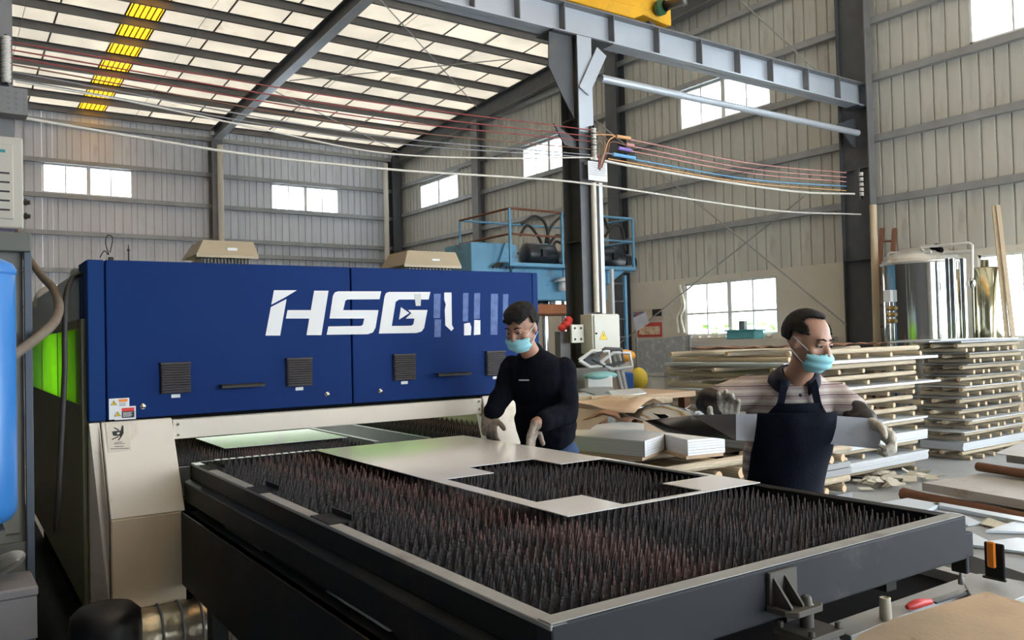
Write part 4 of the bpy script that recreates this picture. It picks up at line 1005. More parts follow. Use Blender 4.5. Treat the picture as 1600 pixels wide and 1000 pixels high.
mb = MB(); mb.box(bx_ - .20, bx_ - .005, by_ - .165, by_ - .155, .40, .56); part(mb, 'front_flap', mat('bin_grey', (.28, .28, .30), .5), bn)
# black drum and foil duct under the machine leg
mb = MB(); mb.lathe([(0, 0), (.14, 0), (.145, .02), (.145, .30), (.14, .36), (.11, .39), (0, .40)], (.545, 4.02, 0), 28)
solo(mb, 'black_drum', mat('drum_black', (.012, .012, .013), .4), 'round black drum on the floor beside the cream leg of the machine', 'drum', (.545, 4.02, 0), 'M')
fd = thing('foil_duct', 'dented shiny metal foil duct on the floor below the cream leg', 'duct', (.9, 4.28, 0), 'M')
M_foil = mat('foil', (.50, .44, .32), .28, .9, .15, 6, .8, 14)
mb = MB(); pr = []
for i in range(13): pr += [(.128 + (.006 if i % 2 else 0) + R.uniform(-.003, .003), i * .045)]
mb.lathe(pr, (.72, 4.30, .14), 22, (1, 0, 0)); part(mb, 'duct', M_foil, fd)
for i in (2, 4, 6, 9):
    mb = MB(); mb.lathe([(.136, -.006), (.14, -.004), (.14, .004), (.136, .006)], (.72 + i * .045, 4.30, .14), 22, (1, 0, 0)); part(mb, 'seam_ring', M_steel2, fd)
# air conditioner on the far left column
ac = thing('air_conditioner', 'ivory outdoor air conditioner unit hung at the left edge above the cabinet', 'air conditioner', (.2, 6.9, 2.42))
ax1 = ony(37, 300, 6.8).x; az0, az1 = ony(20, 356, 6.8).z, ony(20, 213, 6.8).z
M_ac = mat('ac_ivory', (.50, .48, .42), .5, 0, .05, 2)
mb = MB(); mb.box(ax1 - .85, ax1, 6.82, 7.12, az0, az1); part(mb, 'casing', M_ac, ac, bevel=.01)
mb = MB(); mb.box(ax1 - .80, ax1 - .06, 6.805, 6.82, az0 + .06, az1 - .06); fp = part(mb, 'front_panel', M_ac, ac, bevel=.008)
for i in range(5):
    z = az0 + .12 + i * .065; mb = MB(); mb.box(ax1 - .3, ax1 - .085, 6.80, 6.805, z, z + .012); part(mb, 'louvre_slot', M_black, fp)
mb = MB(); mb.box(ax1 - .30, ax1 - .11, 6.80, 6.804, az1 - .12, az1 - .10); part(mb, 'teal_mark', mat('teal_mark', (.02, .25, .28), .5), fp)
mb = MB(); mb.box(ax1 - .7, ax1 - .04, 6.84, 7.1, az0 - .03, az0); part(mb, 'bottom_tray', mat('ac_dark', (.06, .05, .10), .5), ac)
for z in (az0 + .10, az0 + .20):
    mb = MB(); mb.cyl((ax1 - .005, 6.9, z), (ax1 + .045, 6.88, z), .016, 8); mb.cyl((ax1 + .02, 6.9, z - .02), (ax1 + .02, 6.9, z + .025), .01, 8); part(mb, 'valve', M_black, ac)
M_hose = mat('hose_grey_brown', (.16, .13, .10), .7, 0, .2, 20)
def hose(pts, r, m, name, label, cat='hose', n=8, sides=10, fr='B'):
    p = spline([dep(*q, fr) for q in pts], n); mb = MB(); mb.tube(p, r, sides); return solo(mb, name, m, label, cat, p[0], fr)
hose([(28, 362, 5.6), (36, 388, 5.4), (46, 405, 5.0), (66, 432, 4.6), (84, 452, 4.2), (92, 478, 3.9), (84, 504, 3.6), (55, 530, 3.4), (20, 556, 3.25), (-20, 590, 3.2)], .021, M_hose, 'insulated_hose', 'taped grey-brown hose curving down from the air conditioner past the cabinet')
hose([(126, 428, 4.15), (113, 436, 4.1), (103, 462, 4.0), (101, 520, 3.95), (101, 580, 3.92), (97, 660, 3.9), (92, 760, 3.9), (88, 830, 3.95)], .0125, M_black, 'black_cable', 'thick black cable hanging down the left side of the machine', 'cable')
hose([(118, 432, 4.18), (128, 428, 4.16), (131, 445, 4.14), (131, 520, 4.14)], .004, M_black, 'thin_cable', 'thin black cable beside the blue corner post of the machine', 'cable')
# machine top: fans, antenna, plug
M_tan = mat('hood_tan', (.40, .34, .24), .55, .1, .06, 3)
for (l, r_, t, lab) in ((307, 404, 379, 'tan roof ventilator on top of the machine, the left one of two'), (632, 721, 395, 'tan roof ventilator on top of the machine, the right one behind the letters')):
    a, b = ony(l, t + 18, 5.85, 'M'), ony(r_, t + 18, 5.85, 'M'); zt = ony((l + r_) / 2, t, 6.0, 'M').z; zb_ = a.z
    h = thing('roof_ventilator', lab, 'ventilator', ((a.x + b.x) / 2, 6.05, 1.90), 'M')
    x0, x1, y0, y1 = a.x, b.x, 5.85, 6.3; i_ = .06
    mb = MB(); vs = [(x0, y0, zb_), (x1, y0, zb_), (x1, y1, zb_), (x0, y1, zb_), (x0 + i_, y0 + i_, zt), (x1 - i_ * .3, y0 + i_, zt), (x1 - i_ * .3, y1 - i_, zt), (x0 + i_, y1 - i_, zt)]
    mb.add(vs, [(0, 1, 5, 4), (1, 2, 6, 5), (2, 3, 7, 6), (3, 0, 4, 7), (4, 5, 6, 7), (0, 3, 2, 1)]); part(mb, 'hood', M_tan, h)
    mb = MB(); mb.box(x0, x1, y0, y0 + .006, zb_ - .018, zb_); part(mb, 'hood_lip', M_tan, h)
    mb = MB(); mb.box(x0 + .05, x1 - .05, y0 + .06, y1 - .06, 1.901, zb_ - .02); part(mb, 'base', M_ac, h)
    mb = MB()
    for k in range(14): xx = x0 + .06 + k * (x1 - x0 - .12) / 13; mb.box(xx - .004, xx + .004, y0 + .045, y0 + .055, zb_ - .09, zb_ - .01)
    part(mb, 'grille', M_black, h)
    mb = MB(); mb.box((x0 + x1) / 2 + .0, (x0 + x1) / 2 + .07, y0 + .02, y0 + .028, zb_ + .03, zb_ + .055); part(mb, 'label', M_label, h)
p = ony(201, 404, 4.65, 'M'); mb = MB(); mb.lathe([(0, 0), (.02, 0), (.016, .012), (.004, .018), (.003, .065), (.007, .068), (.007, .075), (.003, .078), (.002, .10), (0, .10)], (p.x, 4.65, ZT - .003), 12)
solo(mb, 'antenna', M_black, 'small black magnetic antenna on the top left of the machine', 'antenna', (p.x, 4.65, ZT - .003), 'M')
pg = thing('plug_adapter', 'black plug adapter with a looped wire on top left of the machine', 'plug', (ony(173, 404, 4.65, 'M').x, 4.65, ZT - .003), 'M')
px_ = ony(173, 404, 4.65, 'M').x
mb = MB(); mb.box(px_ - .01, px_ + .012, 4.64, 4.67, ZT - .003, ZT + .03); mb.box(px_ - .008, px_ + .05, 4.60, 4.63, ZT - .003, ZT + .008); part(mb, 'adapter', M_black, pg, bevel=.002)
mb = MB(); P = [dep(*q, 'M') for q in ((156, 403, 4.05), (163, 392, 4.05), (170, 398, 4.05), (165, 380, 4.05), (168, 368, 4.05), (176, 372, 4.05), (172, 395, 4.05))]; mb.tube(spline(P, 6), .0025, 5); part(mb, 'looped_wire', M_black, pg)
# cream elbow behind the machine on the left
mb = MB(); P = [dep(*q) for q in ((62, 480, 6.2), (64, 466, 6.2), (72, 457, 6.2), (84, 456, 6.2))]; mb.tube(spline(P, 6), .045, 16); solo(mb, 'duct_elbow', mat('pvc_cream', (.7, .66, .58)), 'cream duct elbow sticking up behind the left end of the machine', 'duct', P[0])

# ------------------------------------------------------------------ blue hydraulic press behind the middle column
M_pb = mat('press_blue', (.13, .33, .50), .5, .1, .15, 3, dirt=(.10, .14, .16), dirt_amt=.25)
M_rust = mat('rusty_paint', (.20, .07, .035), .7, .1, .3, 6)
M_mot = mat('motor_black', (.018, .02, .025), .4, .2, .2, 6)
PY = 10.5; zP = 2.66
hpz = thing('hydraulic_press', 'tall light blue hydraulic press with railed motor platform behind the middle column', 'press', (8.7, 11.2, 0))
xa, xb = ony(797, 412, PY).x, ony(994, 418, PY).x
mb = MB(); mb.box(xa, xb, PY, 12.1, zP, zP + .055); part(mb, 'platform', M_pb, hpz)
mb = MB(); mb.box(xa + .2, xb - .45, PY + .25, 11.9, 2.14, zP); part(mb, 'crown_block', M_pb, hpz, bevel=.02)
mb = MB(); mb.prism([(xb - .45, PY + .25, zP), (xb - .05, PY + .25, zP), (xb - .45, PY + .25, zP - .25)], (0, .03, 0)); part(mb, 'gusset', M_pb, hpz)
mb = MB(); mb.box(xa + .25, xb - .5, PY + .28, 11.8, 1.92, 2.08); part(mb, 'ram_plate', mat('ram_orange_brown', (.35, .12, .04), .6, .1, .2, 5), hpz, bevel=.01)
mb = MB(); mb.cyl((8.7, 11.1, 2.08), (8.7, 11.1, 2.14), .25, 20); part(mb, 'ram_piston', M_chrome, hpz)
for x in (xa + .35, xa + .75, xb - 1.1, xb - .65):
    for y in (PY + .4, 11.7):
        mb = MB(); mb.cyl((x, y, .55), (x, y, 2.14), .055, 14); part(mb, 'guide_column', M_chrome, hpz)
mb = MB(); mb.box(xa + .1, xb - .35, PY + .2, 11.9, 0, .55); part(mb, 'bed', M_pb, hpz, bevel=.02)
for x in (xa + .55, xb - .85):
    mb = MB(); mb.box(x, x + .1, PY + .3, PY + .36, .55, 1.92); part(mb, 'guide_bar', M_rust, hpz)
# tank to the left
tl, tr_ = ony(736, 395, PY + .3).x, ony(796, 395, PY + .3).x
mb = MB(); mb.box(tl, tr_, PY + .3, 11.6, 2.55, 3.04); mb.box(tl, tr_ - .1, PY + .35, 11.5, 0, 2.55); part(mb, 'oil_tank', M_pb, hpz, bevel=.01)
mb = MB(); mb.prism([(xa - .05, PY + .25, 2.7), (xa + .35, PY + .25, 2.7), (xa + .30, PY + .25, 3.02), (xa + .1, PY + .25, 3.05)], (0, .3, 0)); part(mb, 'valve_block', M_pb, hpz)
# railing: posts and rails
def rail(a, b, r=.02, m=M_pb): mb = MB(); mb.cyl(a, b, r, 8); part(mb, 'rail', m, hpz)
zr1, zr2 = zP + .9, zP + .5
xs_ = [xa + .03, ony(880, 370, PY).x, ony(943, 370, PY).x, xb - .03]
for x in xs_:
    mb = MB(); mb.box(x - .018, x + .018, PY + .01, PY + .045, zP + .05, zr1); part(mb, 'railing_post', M_pb, hpz)
for x0_, x1_, m in ((xs_[0], xs_[1], M_rust), (xs_[1], xs_[3], M_pb)):
    rail((x0_, PY + .03, zr1), (x1_, PY + .03, zr1 - .0), .018, m); rail((x0_, PY + .03, zr2), (x1_, PY + .03, zr2), .016, m)
rail((xs_[0], PY + .03, zr1), (xs_[0] - .0, 12.0, zr1), .018, M_rust); rail((xs_[0], PY + .03, zr2), (xs_[0], 12.0, zr2), .018, M_rust)
rail((xs_[0], 12.0, zP), (xs_[0], 12.0, zr1)); rail((xb - .03, 12.0, zP), (xb - .03, 12.0, zr1)); rail((xb - .03, PY + .03, zr1), (xb - .03, 12.0, zr1)); rail((xb - .03, PY + .03, zr2), (xb - .03, 12.0, zr2)); rail((xs_[0], 12.0, zr1), (xb - .03, 12.0, zr1), .018)
# pump motors
for i, (px, py, r, L, y) in enumerate(((840, 398, .17, .62, PY + .45), (880, 400, .15, .5, PY + .9), (915, 398, .17, .6, PY + .7), (950, 400, .17, .6, PY + .45), (972, 396, .15, .5, PY + .95), (838, 385, .13, .45, PY + 1.1))):
    r *= 1.12; L *= .92; c = ony(px, py, y); z = zP + .055 + r
    mb = MB(); mb.lathe([(0, -L / 2), (r * .6, -L / 2), (r * .95, -L / 2 + .03), (r, -L / 2 + .06), (r, L / 2 - .1), (r * .9, L / 2 - .08), (r * .9, L / 2), (0, L / 2)], (c.x, y, z), 18, (1, -.1, 0)); m_ = part(mb, 'pump_motor', M_mot, hpz)
    mb = MB(); mb.lathe([(r + .004, -.03), (r + .006, -.03), (r + .006, .05), (r + .004, .05)], (c.x + L * .22, y, z), 18, (1, -.1, 0)); part(mb, 'blue_band', M_pb, m_)
    mb = MB(); mb.box(c.x - .06, c.x + .03, y - r - .03, y - r * .7, z - .05, z + .07); part(mb, 'terminal_box', M_mot, m_)
for i, q in enumerate((((815, 350), (835, 338), (852, 350), (858, 385)), ((850, 390), (858, 360), (872, 342), (889, 335)), ((855, 385), (870, 368), (885, 375)), ((925, 385), (932, 352), (942, 340), (950, 358)), ((945, 370), (958, 352), (972, 358), (977, 392)), ((812, 368), (825, 352), (842, 372), (850, 392)), ((925, 400), (935, 370), (940, 395)), ((860, 395), (868, 378), (880, 382)), ((795, 400), (812, 395), (828, 385)))):
    mb = MB(); mb.tube(spline([ony(x, y, PY + .5 + .06 * i) for x, y in q], 6), .025, 8); part(mb, 'hydraulic_hose', M_black, hpz)
for k in range(3):
    mb = MB(); mb.tube(spline([ony(x + k * 5, y, PY + .2) for x, y in ((770, 418), (778, 412), (790, 413), (792, 420))], 6), .02, 8); part(mb, 'hydraulic_hose', M_black, hpz)
lp_ = thing('work_lamp', 'white bell shaped lamp hanging under the press platform', 'lamp', ony(880, 440, PY + .1))
c = ony(880, 440, PY + .1)
mb = MB(); mb.lathe([(.02, .08), (.05, .07), (.17, .0), (.165, -.005), (.04, .05)], c, 20); part(mb, 'lamp_shade', mat('enamel_white', (.7, .7, .68), .3), lp_)
mb = MB(); mb.lathe([(.0, -.16), (.07, -.15), (.085, -.08), (.06, -.005), (0, 0)], c, 16); part(mb, 'bulb', M_label, lp_)
mb = MB(); mb.cyl((c.x, c.y, c.z + .07), (c.x, c.y, zP), .01, 6); part(mb, 'hanger', M_steel, lp_)
# blue ladder beside it
ld = thing('blue_ladder', 'pale blue steel ladder on the right side of the press', 'ladder', (10.2, 10.9, 0))
for px in (957, 977):
    c = ony(px, 480, 10.45); mb = MB(); mb.box(c.x - .025, c.x + .025, 10.42, 10.47, 0, zP + (.0 if px < 970 else -.1)); part(mb, 'stile', M_label if px < 970 else M_pb, ld)
c0, c1 = ony(957, 480, 10.45).x, ony(977, 480, 10.45).x
for k in range(8):
    mb = MB(); z = .3 + k * .3; mb.box(c0 + .025, c1 - .025, 10.43, 10.46, z, z + .03); part(mb, 'rung', M_steel, ld)

# ------------------------------------------------------------------ things along the gable wall
# posters
p = thing('wall_poster', 'red and cream printed poster on the plaster left of the lower window', 'poster', onx(1012, 528, 11.97))
a, b = onx(997, 527, 11.975), onx(1034, 503, 11.975); mb = MB(); mb.box(11.968, 11.976, b.y, a.y, a.z, b.z); part(mb, 'sheet', mat('poster_red', (.60, .08, .06), .6, 0, .1, 5), p)
mb = MB(); mb.box(11.964, 11.968, b.y + .05, a.y - .05, a.z + .05, b.z - .08); part(mb, 'printed_field', mat('poster_print', (.75, .50, .30), .7, 0, .6, 14, dirt=(.8, .75, .65), dirt_amt=.5, dscale=12), p)
p = thing('wall_notice', 'weathered collage of prints above the red poster', 'poster', onx(1010, 500, 11.97))
a, b = onx(989, 503, 11.975), onx(1035, 481, 11.975); mb = MB(); mb.box(11.968, 11.976, b.y, a.y, a.z + .01, b.z); part(mb, 'sheet', mat('poster_cream', (.60, .52, .42), .7, 0, .1, 5), p)
mb = MB(); mb.box(11.964, 11.968, (a.y + b.y) / 2 + .1, a.y - .03, a.z + .1, b.z - .05); part(mb, 'blue_print', mat('poster_blue', (.15, .30, .50), .7, 0, .6, 9, dirt=(.5, .15, .1), dirt_amt=.4, dscale=6), p)
mb = MB(); mb.box(11.964, 11.968, b.y + .02, (a.y + b.y) / 2 - .15, b.z - .16, b.z - .02); part(mb, 'dark_print', M_ink, p)
# paper pegged to the brace rod
P = [onx(*q, 11.6) for q in ((989, 497), (1009, 487), (1014, 505), (994, 518))]; mb = MB(); mb.prism(P, (.004, 0, 0)); solo(mb, 'pegged_paper', mat('paper_white', (.70, .72, .80), .6), 'white paper sheet hanging on the brace rod in front of the posters', 'paper', P[0])
# window surround, hanging rag and sill blocks
mb = MB(); P = [onx(*q, 11.93) for q in ((1062, 445), (1066, 478), (1058, 495), (1060, 520))]
for dy, w in ((0, .03), (-.05, .022)):
    mb.tube(spline([Vector((q.x, q.y + dy * k, q.z)) for k, q in enumerate(P)], 5), w, 6)
solo(mb, 'hanging_rag', mat('rag_cream', (.70, .66, .55), .8), 'twisted cream rag hanging left of the lower window', 'rag', P[0])
for k in range(9):
    y = 11.05 - k * .225; mb = MB(); mb.cbox((11.93, y, 1.475), .14, .15, .035, R.uniform(-.3, .3)); solo(mb, 'sill_brick', mat('sill_white', (.70, .66, .58), .8), 'pale brick lying along the sill of the four-column window', 'brick', (11.93, y, 1.457), group='bricks on the window sill')
tb_ = thing('teal_crate', 'teal plastic crate on the ledge in front of the lower window', 'crate', onx(1162, 531, 11.72))
a, b = onx(1141, 530, 11.7), onx(1184, 515, 11.7)
mb = MB(); mb.box(11.6, 11.86, b.y, a.y, a.z, b.z - .02); part(mb, 'body', mat('teal_plastic', (.12, .42, .46), .5), tb_, bevel=.01)
mb = MB(); mb.box(11.58, 11.88, b.y - .03, a.y + .03, b.z - .02, b.z + .01); part(mb, 'rim', mat('teal_plastic', (.12, .42, .46)), tb_)
c = onx(1161, 508, 11.7); mb = MB(); mb.box(11.66, 11.74, c.y - .06, c.y + .06, b.z, b.z + .16); part(mb, 'grey_block', M_steel2, tb_)
mb = MB(); mb.box(11.5, 11.97, 7.9, 11.9, 1.30, a.z); mb.box(11.55, 11.9, 8.0, 8.1, 0, 1.3); mb.box(11.55, 11.9, 11.7, 11.8, 0, 1.3); solo(mb, 'wall_ledge', M_plast, 'plastered ledge under the four-column window', 'ledge', (11.7, 10, 0))
# whiteboard on a stand
wbd = thing('grey_board_stand', 'worn grey sheet board leaning in a thin metal frame behind the log stack', 'board', (9.5, 9.3, 0))
P = [onx(*q, 9.5) for q in ((997, 533), (1080, 523), (1075, 578), (1000, 584))]; mb = MB(); mb.prism(P, (.015, 0, 0)); part(mb, 'board', mat('board_worn', (.42, .44, .46), .5, .1, .1, 4, dirt=(.72, .72, .70), dirt_amt=.35, dscale=9), wbd)
for px in (996, 1079):
    c = onx(px, 560, 9.5); mb = MB(); mb.box(9.48, 9.51, c.y - .015, c.y + .015, 0, 1.5); part(mb, 'frame_leg', M_rod, wbd)
q0, q1 = onx(996, 590, 9.5), onx(1060, 588, 9.5); mb = MB(); mb.box(9.48, 9.51, q1.y, q0.y, .86, .88); part(mb, 'shelf_bar', M_rod, wbd)
# tall tank, small tank, piping
M_inox = mat('stainless', (.55, .55, .53), .10, 1, .08, 3, stretch=(6, 6, .4))
M_inox2 = mat('stainless_dome', (.62, .60, .56), .35, .6, .08, 3, dirt=(.35, .25, .15), dirt_amt=.2)
tkx, tky = 11.15, onx(1440, 450, 11.15).y
rT = .5
tk = thing('storage_tank', 'big round stainless storage tank with domed top beside the right column', 'tank', (tkx, tky, 0))
zt_ = onx(1440, 412, 11.15).z
mb = MB(); mb.lathe([(rT, .25), (rT, zt_)], (tkx, tky, 0), 48); part(mb, 'tank_shell', M_inox, tk)
mb = MB(); mb.lathe([(rT, zt_), (rT * .985, zt_ + .05), (rT * .9, zt_ + .11), (rT * .7, zt_ + .17), (rT * .4, zt_ + .21), (.1, zt_ + .225), (0, zt_ + .225)], (tkx, tky, 0), 48); part(mb, 'tank_dome', M_inox2, tk)
mb = MB(); mb.lathe([(rT + .004, zt_ - .02), (rT + .014, zt_ - .01), (rT + .014, zt_ + .02), (rT + .002, zt_ + .03)], (tkx, tky, 0), 48); part(mb, 'top_ring', M_inox2, tk)
for a in range(4):
    an = a * PI / 2 + .5; mb = MB(); mb.cyl((tkx + math.cos(an) * .4, tky + math.sin(an) * .4, 0), (tkx + math.cos(an) * .4, tky + math.sin(an) * .4, .27), .03, 8); part(mb, 'foot', M_steel2, tk)
M_ppw = mat('pipe_white', (.66, .64, .60), .35)
def tpipe(pts, r=.02, m=M_ppw, name='pipe'):
    mb = MB(); mb.tube([onx(x, y, tkx - .35) for x, y in pts], r, 8); part(mb, name, m, tk)
tpipe([(1388, 470), (1388, 398), (1392, 395), (1405, 396), (1412, 400), (1440, 396), (1455, 393)]); tpipe([(1443, 392), (1439, 385), (1465, 384), (1515, 380), (1519, 383), (1519, 440)]); tpipe([(1475, 395), (1520, 393)], .025)
for k in range(3):
    c = onx(1458 + k * 5, 391 - (k % 2) * 5, tkx - .2); mb = MB(); mb.ball(c, .05); part(mb, 'valve', M_dark, tk)
for px in (1481, 1488, 1504):
    t0, t1 = onx(px, 404, tkx - .38), onx(px, 540, tkx - .38); mb = MB(); mb.cyl((t0.x, t0.y, .3), t0, .035, 12); part(mb, 'riser_pipe', M_inox, tk)
c = onx(1519, 442, tkx - .35); mb = MB(); mb.ball(c, .04, .04, .07); part(mb, 'valve', M_inox, tk)
a, b = onx(1384, 472, tkx - .5), onx(1394, 453, tkx - .5); mb = MB(); mb.box(tkx - .55, tkx - .45, b.y, a.y, a.z, b.z); part(mb, 'gauge_box', M_label, tk)
for y_ in (482, 492, 502):
    a = onx(1386, y_, tkx - .5); mb = MB(); mb.cyl(a, a + Vector((0, -.12, 0)), .025, 8); mb.ball(a + Vector((0, -.03, 0)), .04); part(mb, 'valve', mat('brass', (.40, .28, .12), .4, .6), tk)
mb = MB(); a = onx(1386, 455, tkx - .5); mb.cyl((a.x, a.y - .02, .3), (a.x, a.y - .02, a.z), .02, 8); part(mb, 'riser_pipe', M_inox, tk)
c = onx(1539, 420, 11.6); t2 = thing('small_tank', 'slim stainless tank between the big tank and the right-hand window', 'tank', (11.6, c.y, 0))
mb = MB(); mb.lathe([(0, .2), (.17, .2), (.17, c.z), (.15, c.z + .02), (.05, c.z + .02), (.05, c.z + .12), (0, c.z + .12)], (11.6, c.y, 0), 32); part(mb, 'shell', mat('stainless_yellowish', (.52, .50, .36), .14, 1, .08, 3), t2)
mb = MB(); mb.lathe([(.17, 0), (.17, .2)], (11.6, c.y, 0), 24); part(mb, 'skirt', M_steel2, t2)
# leaning poles, tan pole, ladder
M_wood = mat('pale_wood', (.58, .47, .32), .7, 0, .12, 4, stretch=(6, 6, .5))
for i, (t, bt) in enumerate((((1553, 322), (1574, 528)), ((1559, 321), (1583, 528)))):
    a, b = onx(*t, 11.75), onx(*bt, 11.4); d = (b - a).normalized(); b2 = a + d * ((a.z - .01) / -d.z)
    mb = MB(); mb.beam(a, b2, .05, .04); solo(mb, 'leaning_batten', M_wood, ['left of two pale battens leaning by the right-hand window', 'right of two pale battens leaning by the right-hand window'][i], 'batten', b2)
a = onx(1363, 320, 11.3); mb = MB(); mb.tube([(11.3, a.y, 0), (11.31, a.y + .01, 1.5), (11.32, a.y, a.z)], .05, 10); solo(mb, 'tan_pole', M_wood, 'thick pale pole standing against the right column', 'pole', (11.3, a.y, 0))
wl = thing('wooden_ladder', 'reddish brown wooden ladder leaning between the right column and the tank', 'ladder', (11.5, 6.9, 0))
ra = [(onx(1378, 357, 11.8), onx(1369, 500, 11.5)), (onx(1398, 357, 11.8), onx(1388, 500, 11.5))]
M_redw = mat('red_wood', (.22, .10, .06), .7, 0, .2, 5)
rb = []
for a, b in ra:
    d = (b - a).normalized(); b2 = a + d * (a.z / -d.z); rb.append((a, b2)); mb = MB(); mb.beam(a, b2, .06, .05); part(mb, 'stile', M_redw, wl)
for k in range(9):
    t = (k + .6) / 9.5; mb = MB(); mb.cyl(rb[0][0].lerp(rb[0][1], t), rb[1][0].lerp(rb[1][1], t), .018, 6); part(mb, 'rung', M_redw, wl)
# pale pipes down the back wall
for px, lab in ((345, 'pale drain pipe down the back wall beside the left wall column'), (603, 'pale drain pipe in the far corner of the back wall')):
    c = ony(px, 300, 22.4); mb = MB(); mb.cyl((c.x, 22.4, 0), (c.x, 22.4, 6.9), .075, 10); solo(mb, 'drain_pipe', M_plast, lab, 'pipe', (c.x, 22.4, 0))
# outdoor greenery beyond the low windows
M_leaf = mat('leaf', (.22, .38, .08), .7, 0, .4, 9)
for i, (y, h) in enumerate(((6.3, 1.9), (4.2, 2.1), (11.9, 1.8), (10.4, 1.75), (8.9, 1.8))):
    rr = random.Random(i); mb = MB()
    for k in range(260):
        v = Vector((rr.gauss(0, .35), rr.gauss(0, .5), rr.random() * h)); a = rr.random() * 6
        mb.cbox(Vector((15.5, y * 1.25, 0)) + v, .16, .09, .004, mtx=Matrix.Rotation(a, 3, 'Z') @ Matrix.Rotation(rr.uniform(-1, 1), 3, 'X'))
    sh = thing('shrub', 'green shrub outside the low windows, number %s from the back' % (i + 1), 'shrub', (15.5, y * 1.25, 0)); sh['label'] = 'green shrub outside the gable wall seen through the low windows'; sh['group'] = 'shrubs outside the low windows'
    part(mb, 'foliage', M_leaf, sh, kind='stuff')
    mb = MB(); mb.cyl((15.5, y * 1.25, 0), (15.5, y * 1.25, h * .6), .04, 6); part(mb, 'stem', M_brown, sh)

# ------------------------------------------------------------------ middle clutter between table and press
# pile carrying the L shaped sheets
sheetpile(4.15, 5.1, 4.0, 5.3, 0, .20, M_stkd, 'dark sheet pile on the floor under the white stepped sheets', n=3)
pallet(4.1, 5.15, 4.0, 5.35, .203, 'lower log pallet under the white stepped sheets', 'log pallets under the stepped sheets', 4, .06)
sheetpile(4.15, 5.1, 4.0, 5.3, .33, .12, M_stkd, 'grey sheet pile between the two pallets under the white stepped sheets', n=3)
pallet(4.05, 5.15, 4.0, 5.35, .455, 'upper log pallet under the white stepped sheets', 'log pallets under the stepped sheets', 5, .085)
L_ = [(4.01, 4.92), (4.12, 4.27), (4.52, 4.46), (4.38, 4.10), (4.70, 4.04), (5.05, 4.75), (4.95, 5.4), (4.1, 5.4)]
M_wsh = mat('white_cut_sheet', (.74, .76, .78), .4, 0, .03, 2)
st_ = thing('stepped_sheet_stack', 'stepped stack of white cut sheets on a log pallet beyond the table', 'metal sheet', (4.5, 4.7, .66))
mb = MB(); mb.prism([(x - .02, y, .632) for x, y in L_], (0, 0, .022)); part(mb, 'cardboard_base', M_card, st_)
for k in range(6):
    j = R.uniform(-.004, .004); mb = MB(); mb.prism([(x + j, y + j, .655 + k * .019) for x, y in L_], (0, 0, .0175)); part(mb, 'sheet', M_wsh, st_)
mb = MB(); mb.tube([(4.115, 4.262, .655), (4.115, 4.262, .772)], .003, 6); mb.tube([(4.50, 4.44, .655), (4.5, 4.44, .772)], .003, 6); part(mb, 'strap', M_dark, st_)
# bench with scrap
bench = thing('scrap_bench', 'rough timber bench heaped with offcuts behind the white sheets', 'bench', (5.3, 6.2, 0))
BX = [(4.75, 5.45), (5.95, 5.45), (5.95, 6.25), (4.75, 6.25)]
mb = MB(); mb.prism([(x, y, .93) for x, y in BX], (0, 0, .05)); part(mb, 'bench_top', M_card, bench)
for x, y in ((4.8, 5.5), (5.85, 5.5), (4.8, 6.15), (5.85, 6.15)):
    mb = MB(); mb.box(x, x + .08, y, y + .08, 0, .93); part(mb, 'leg', M_brown, bench)
mb = MB(); mb.box(4.9, 5.84, 5.5, 6.2, .3, .5); part(mb, 'lower_shelf', M_stkd, bench)
Zb = .98
M_tim = mat('fresh_timber', (.62, .40, .20), .7, 0, .2, 8, dirt=(.75, .60, .40), dirt_amt=.3, dscale=6)
for i, px in enumerate((925, 950, 972, 998, 1022)):
    c = onz(px, 625, Zb + .03); o = inst.__call__ if 0 else None
    me = LOGS[i]; o = bpy.data.objects.new('timber_offcut', me); C.objects.link(o); o.location = (c.x, c.y, Zb + .035); o.scale = (.28, .065, .065); o.rotation_euler = (0, 0, -.45)
    tag(o, ['first', 'second', 'third', 'fourth', 'fifth'][i] + ' from the left of the short timber offcuts on the scrap bench', 'timber', 'timber offcuts on the bench')
def crumple(px, py, z, w, h, amp, m, name, label, cat, rz=0, seed=0, n=8):
    c = onz(px, py, z); rr = random.Random(seed); mb = MB(); vs = []
    f1, f2, p1 = rr.uniform(2, 4), rr.uniform(2, 4), rr.random() * 6
    for a in range(n + 1):
        for b in range(n + 1):
            u, v = a / n - .5, b / n - .5
            zz = amp * (math.sin(u * f1 * 2 + p1) * math.cos(v * f2 * 2) + 1) + rr.uniform(0, amp * .25)
            q = _turn(Vector((u * w, v * h, 0)), rz); vs.append((c.x + q.x, c.y + q.y, z + zz))
    mb.smooth = True
    mb.add(vs, [(a * (n + 1) + b, (a + 1) * (n + 1) + b, (a + 1) * (n + 1) + b + 1, a * (n + 1) + b + 1) for a in range(n) for b in range(n)])
    o = solo(mb, name, m, label, cat, (c.x, c.y, z)); s_ = o.modifiers.new('thick', 'SOLIDIFY'); s_.thickness = .004; return o
M_mir = mat('mirror_scrap', (.32, .31, .30), .18, 1, .2, 4)
crumple(930, 640, Zb + .02, .7, .8, .04, M_card, 'cardboard_sheet', 'big tan cardboard sheet hanging over the left of the scrap bench', 'cardboard', .5, 1)
mb = MB(); P = [dep(x, y, 6.7) for x, y in ((893, 630), (955, 622), (985, 630), (925, 668), (902, 690), (893, 692))]; mb.prism(P, (.02, .03, 0)); solo(mb, 'cardboard_flap', M_card, 'tan cardboard flap standing right of the man in the dark sweater', 'cardboard', P[0])
crumple(975, 655, Zb - .1, .5, .4, .03, mat('brown_paper', (.30, .16, .10)), 'torn_cardboard', 'torn brown cardboard in front of the small steel tray', 'cardboard', .2, 5)
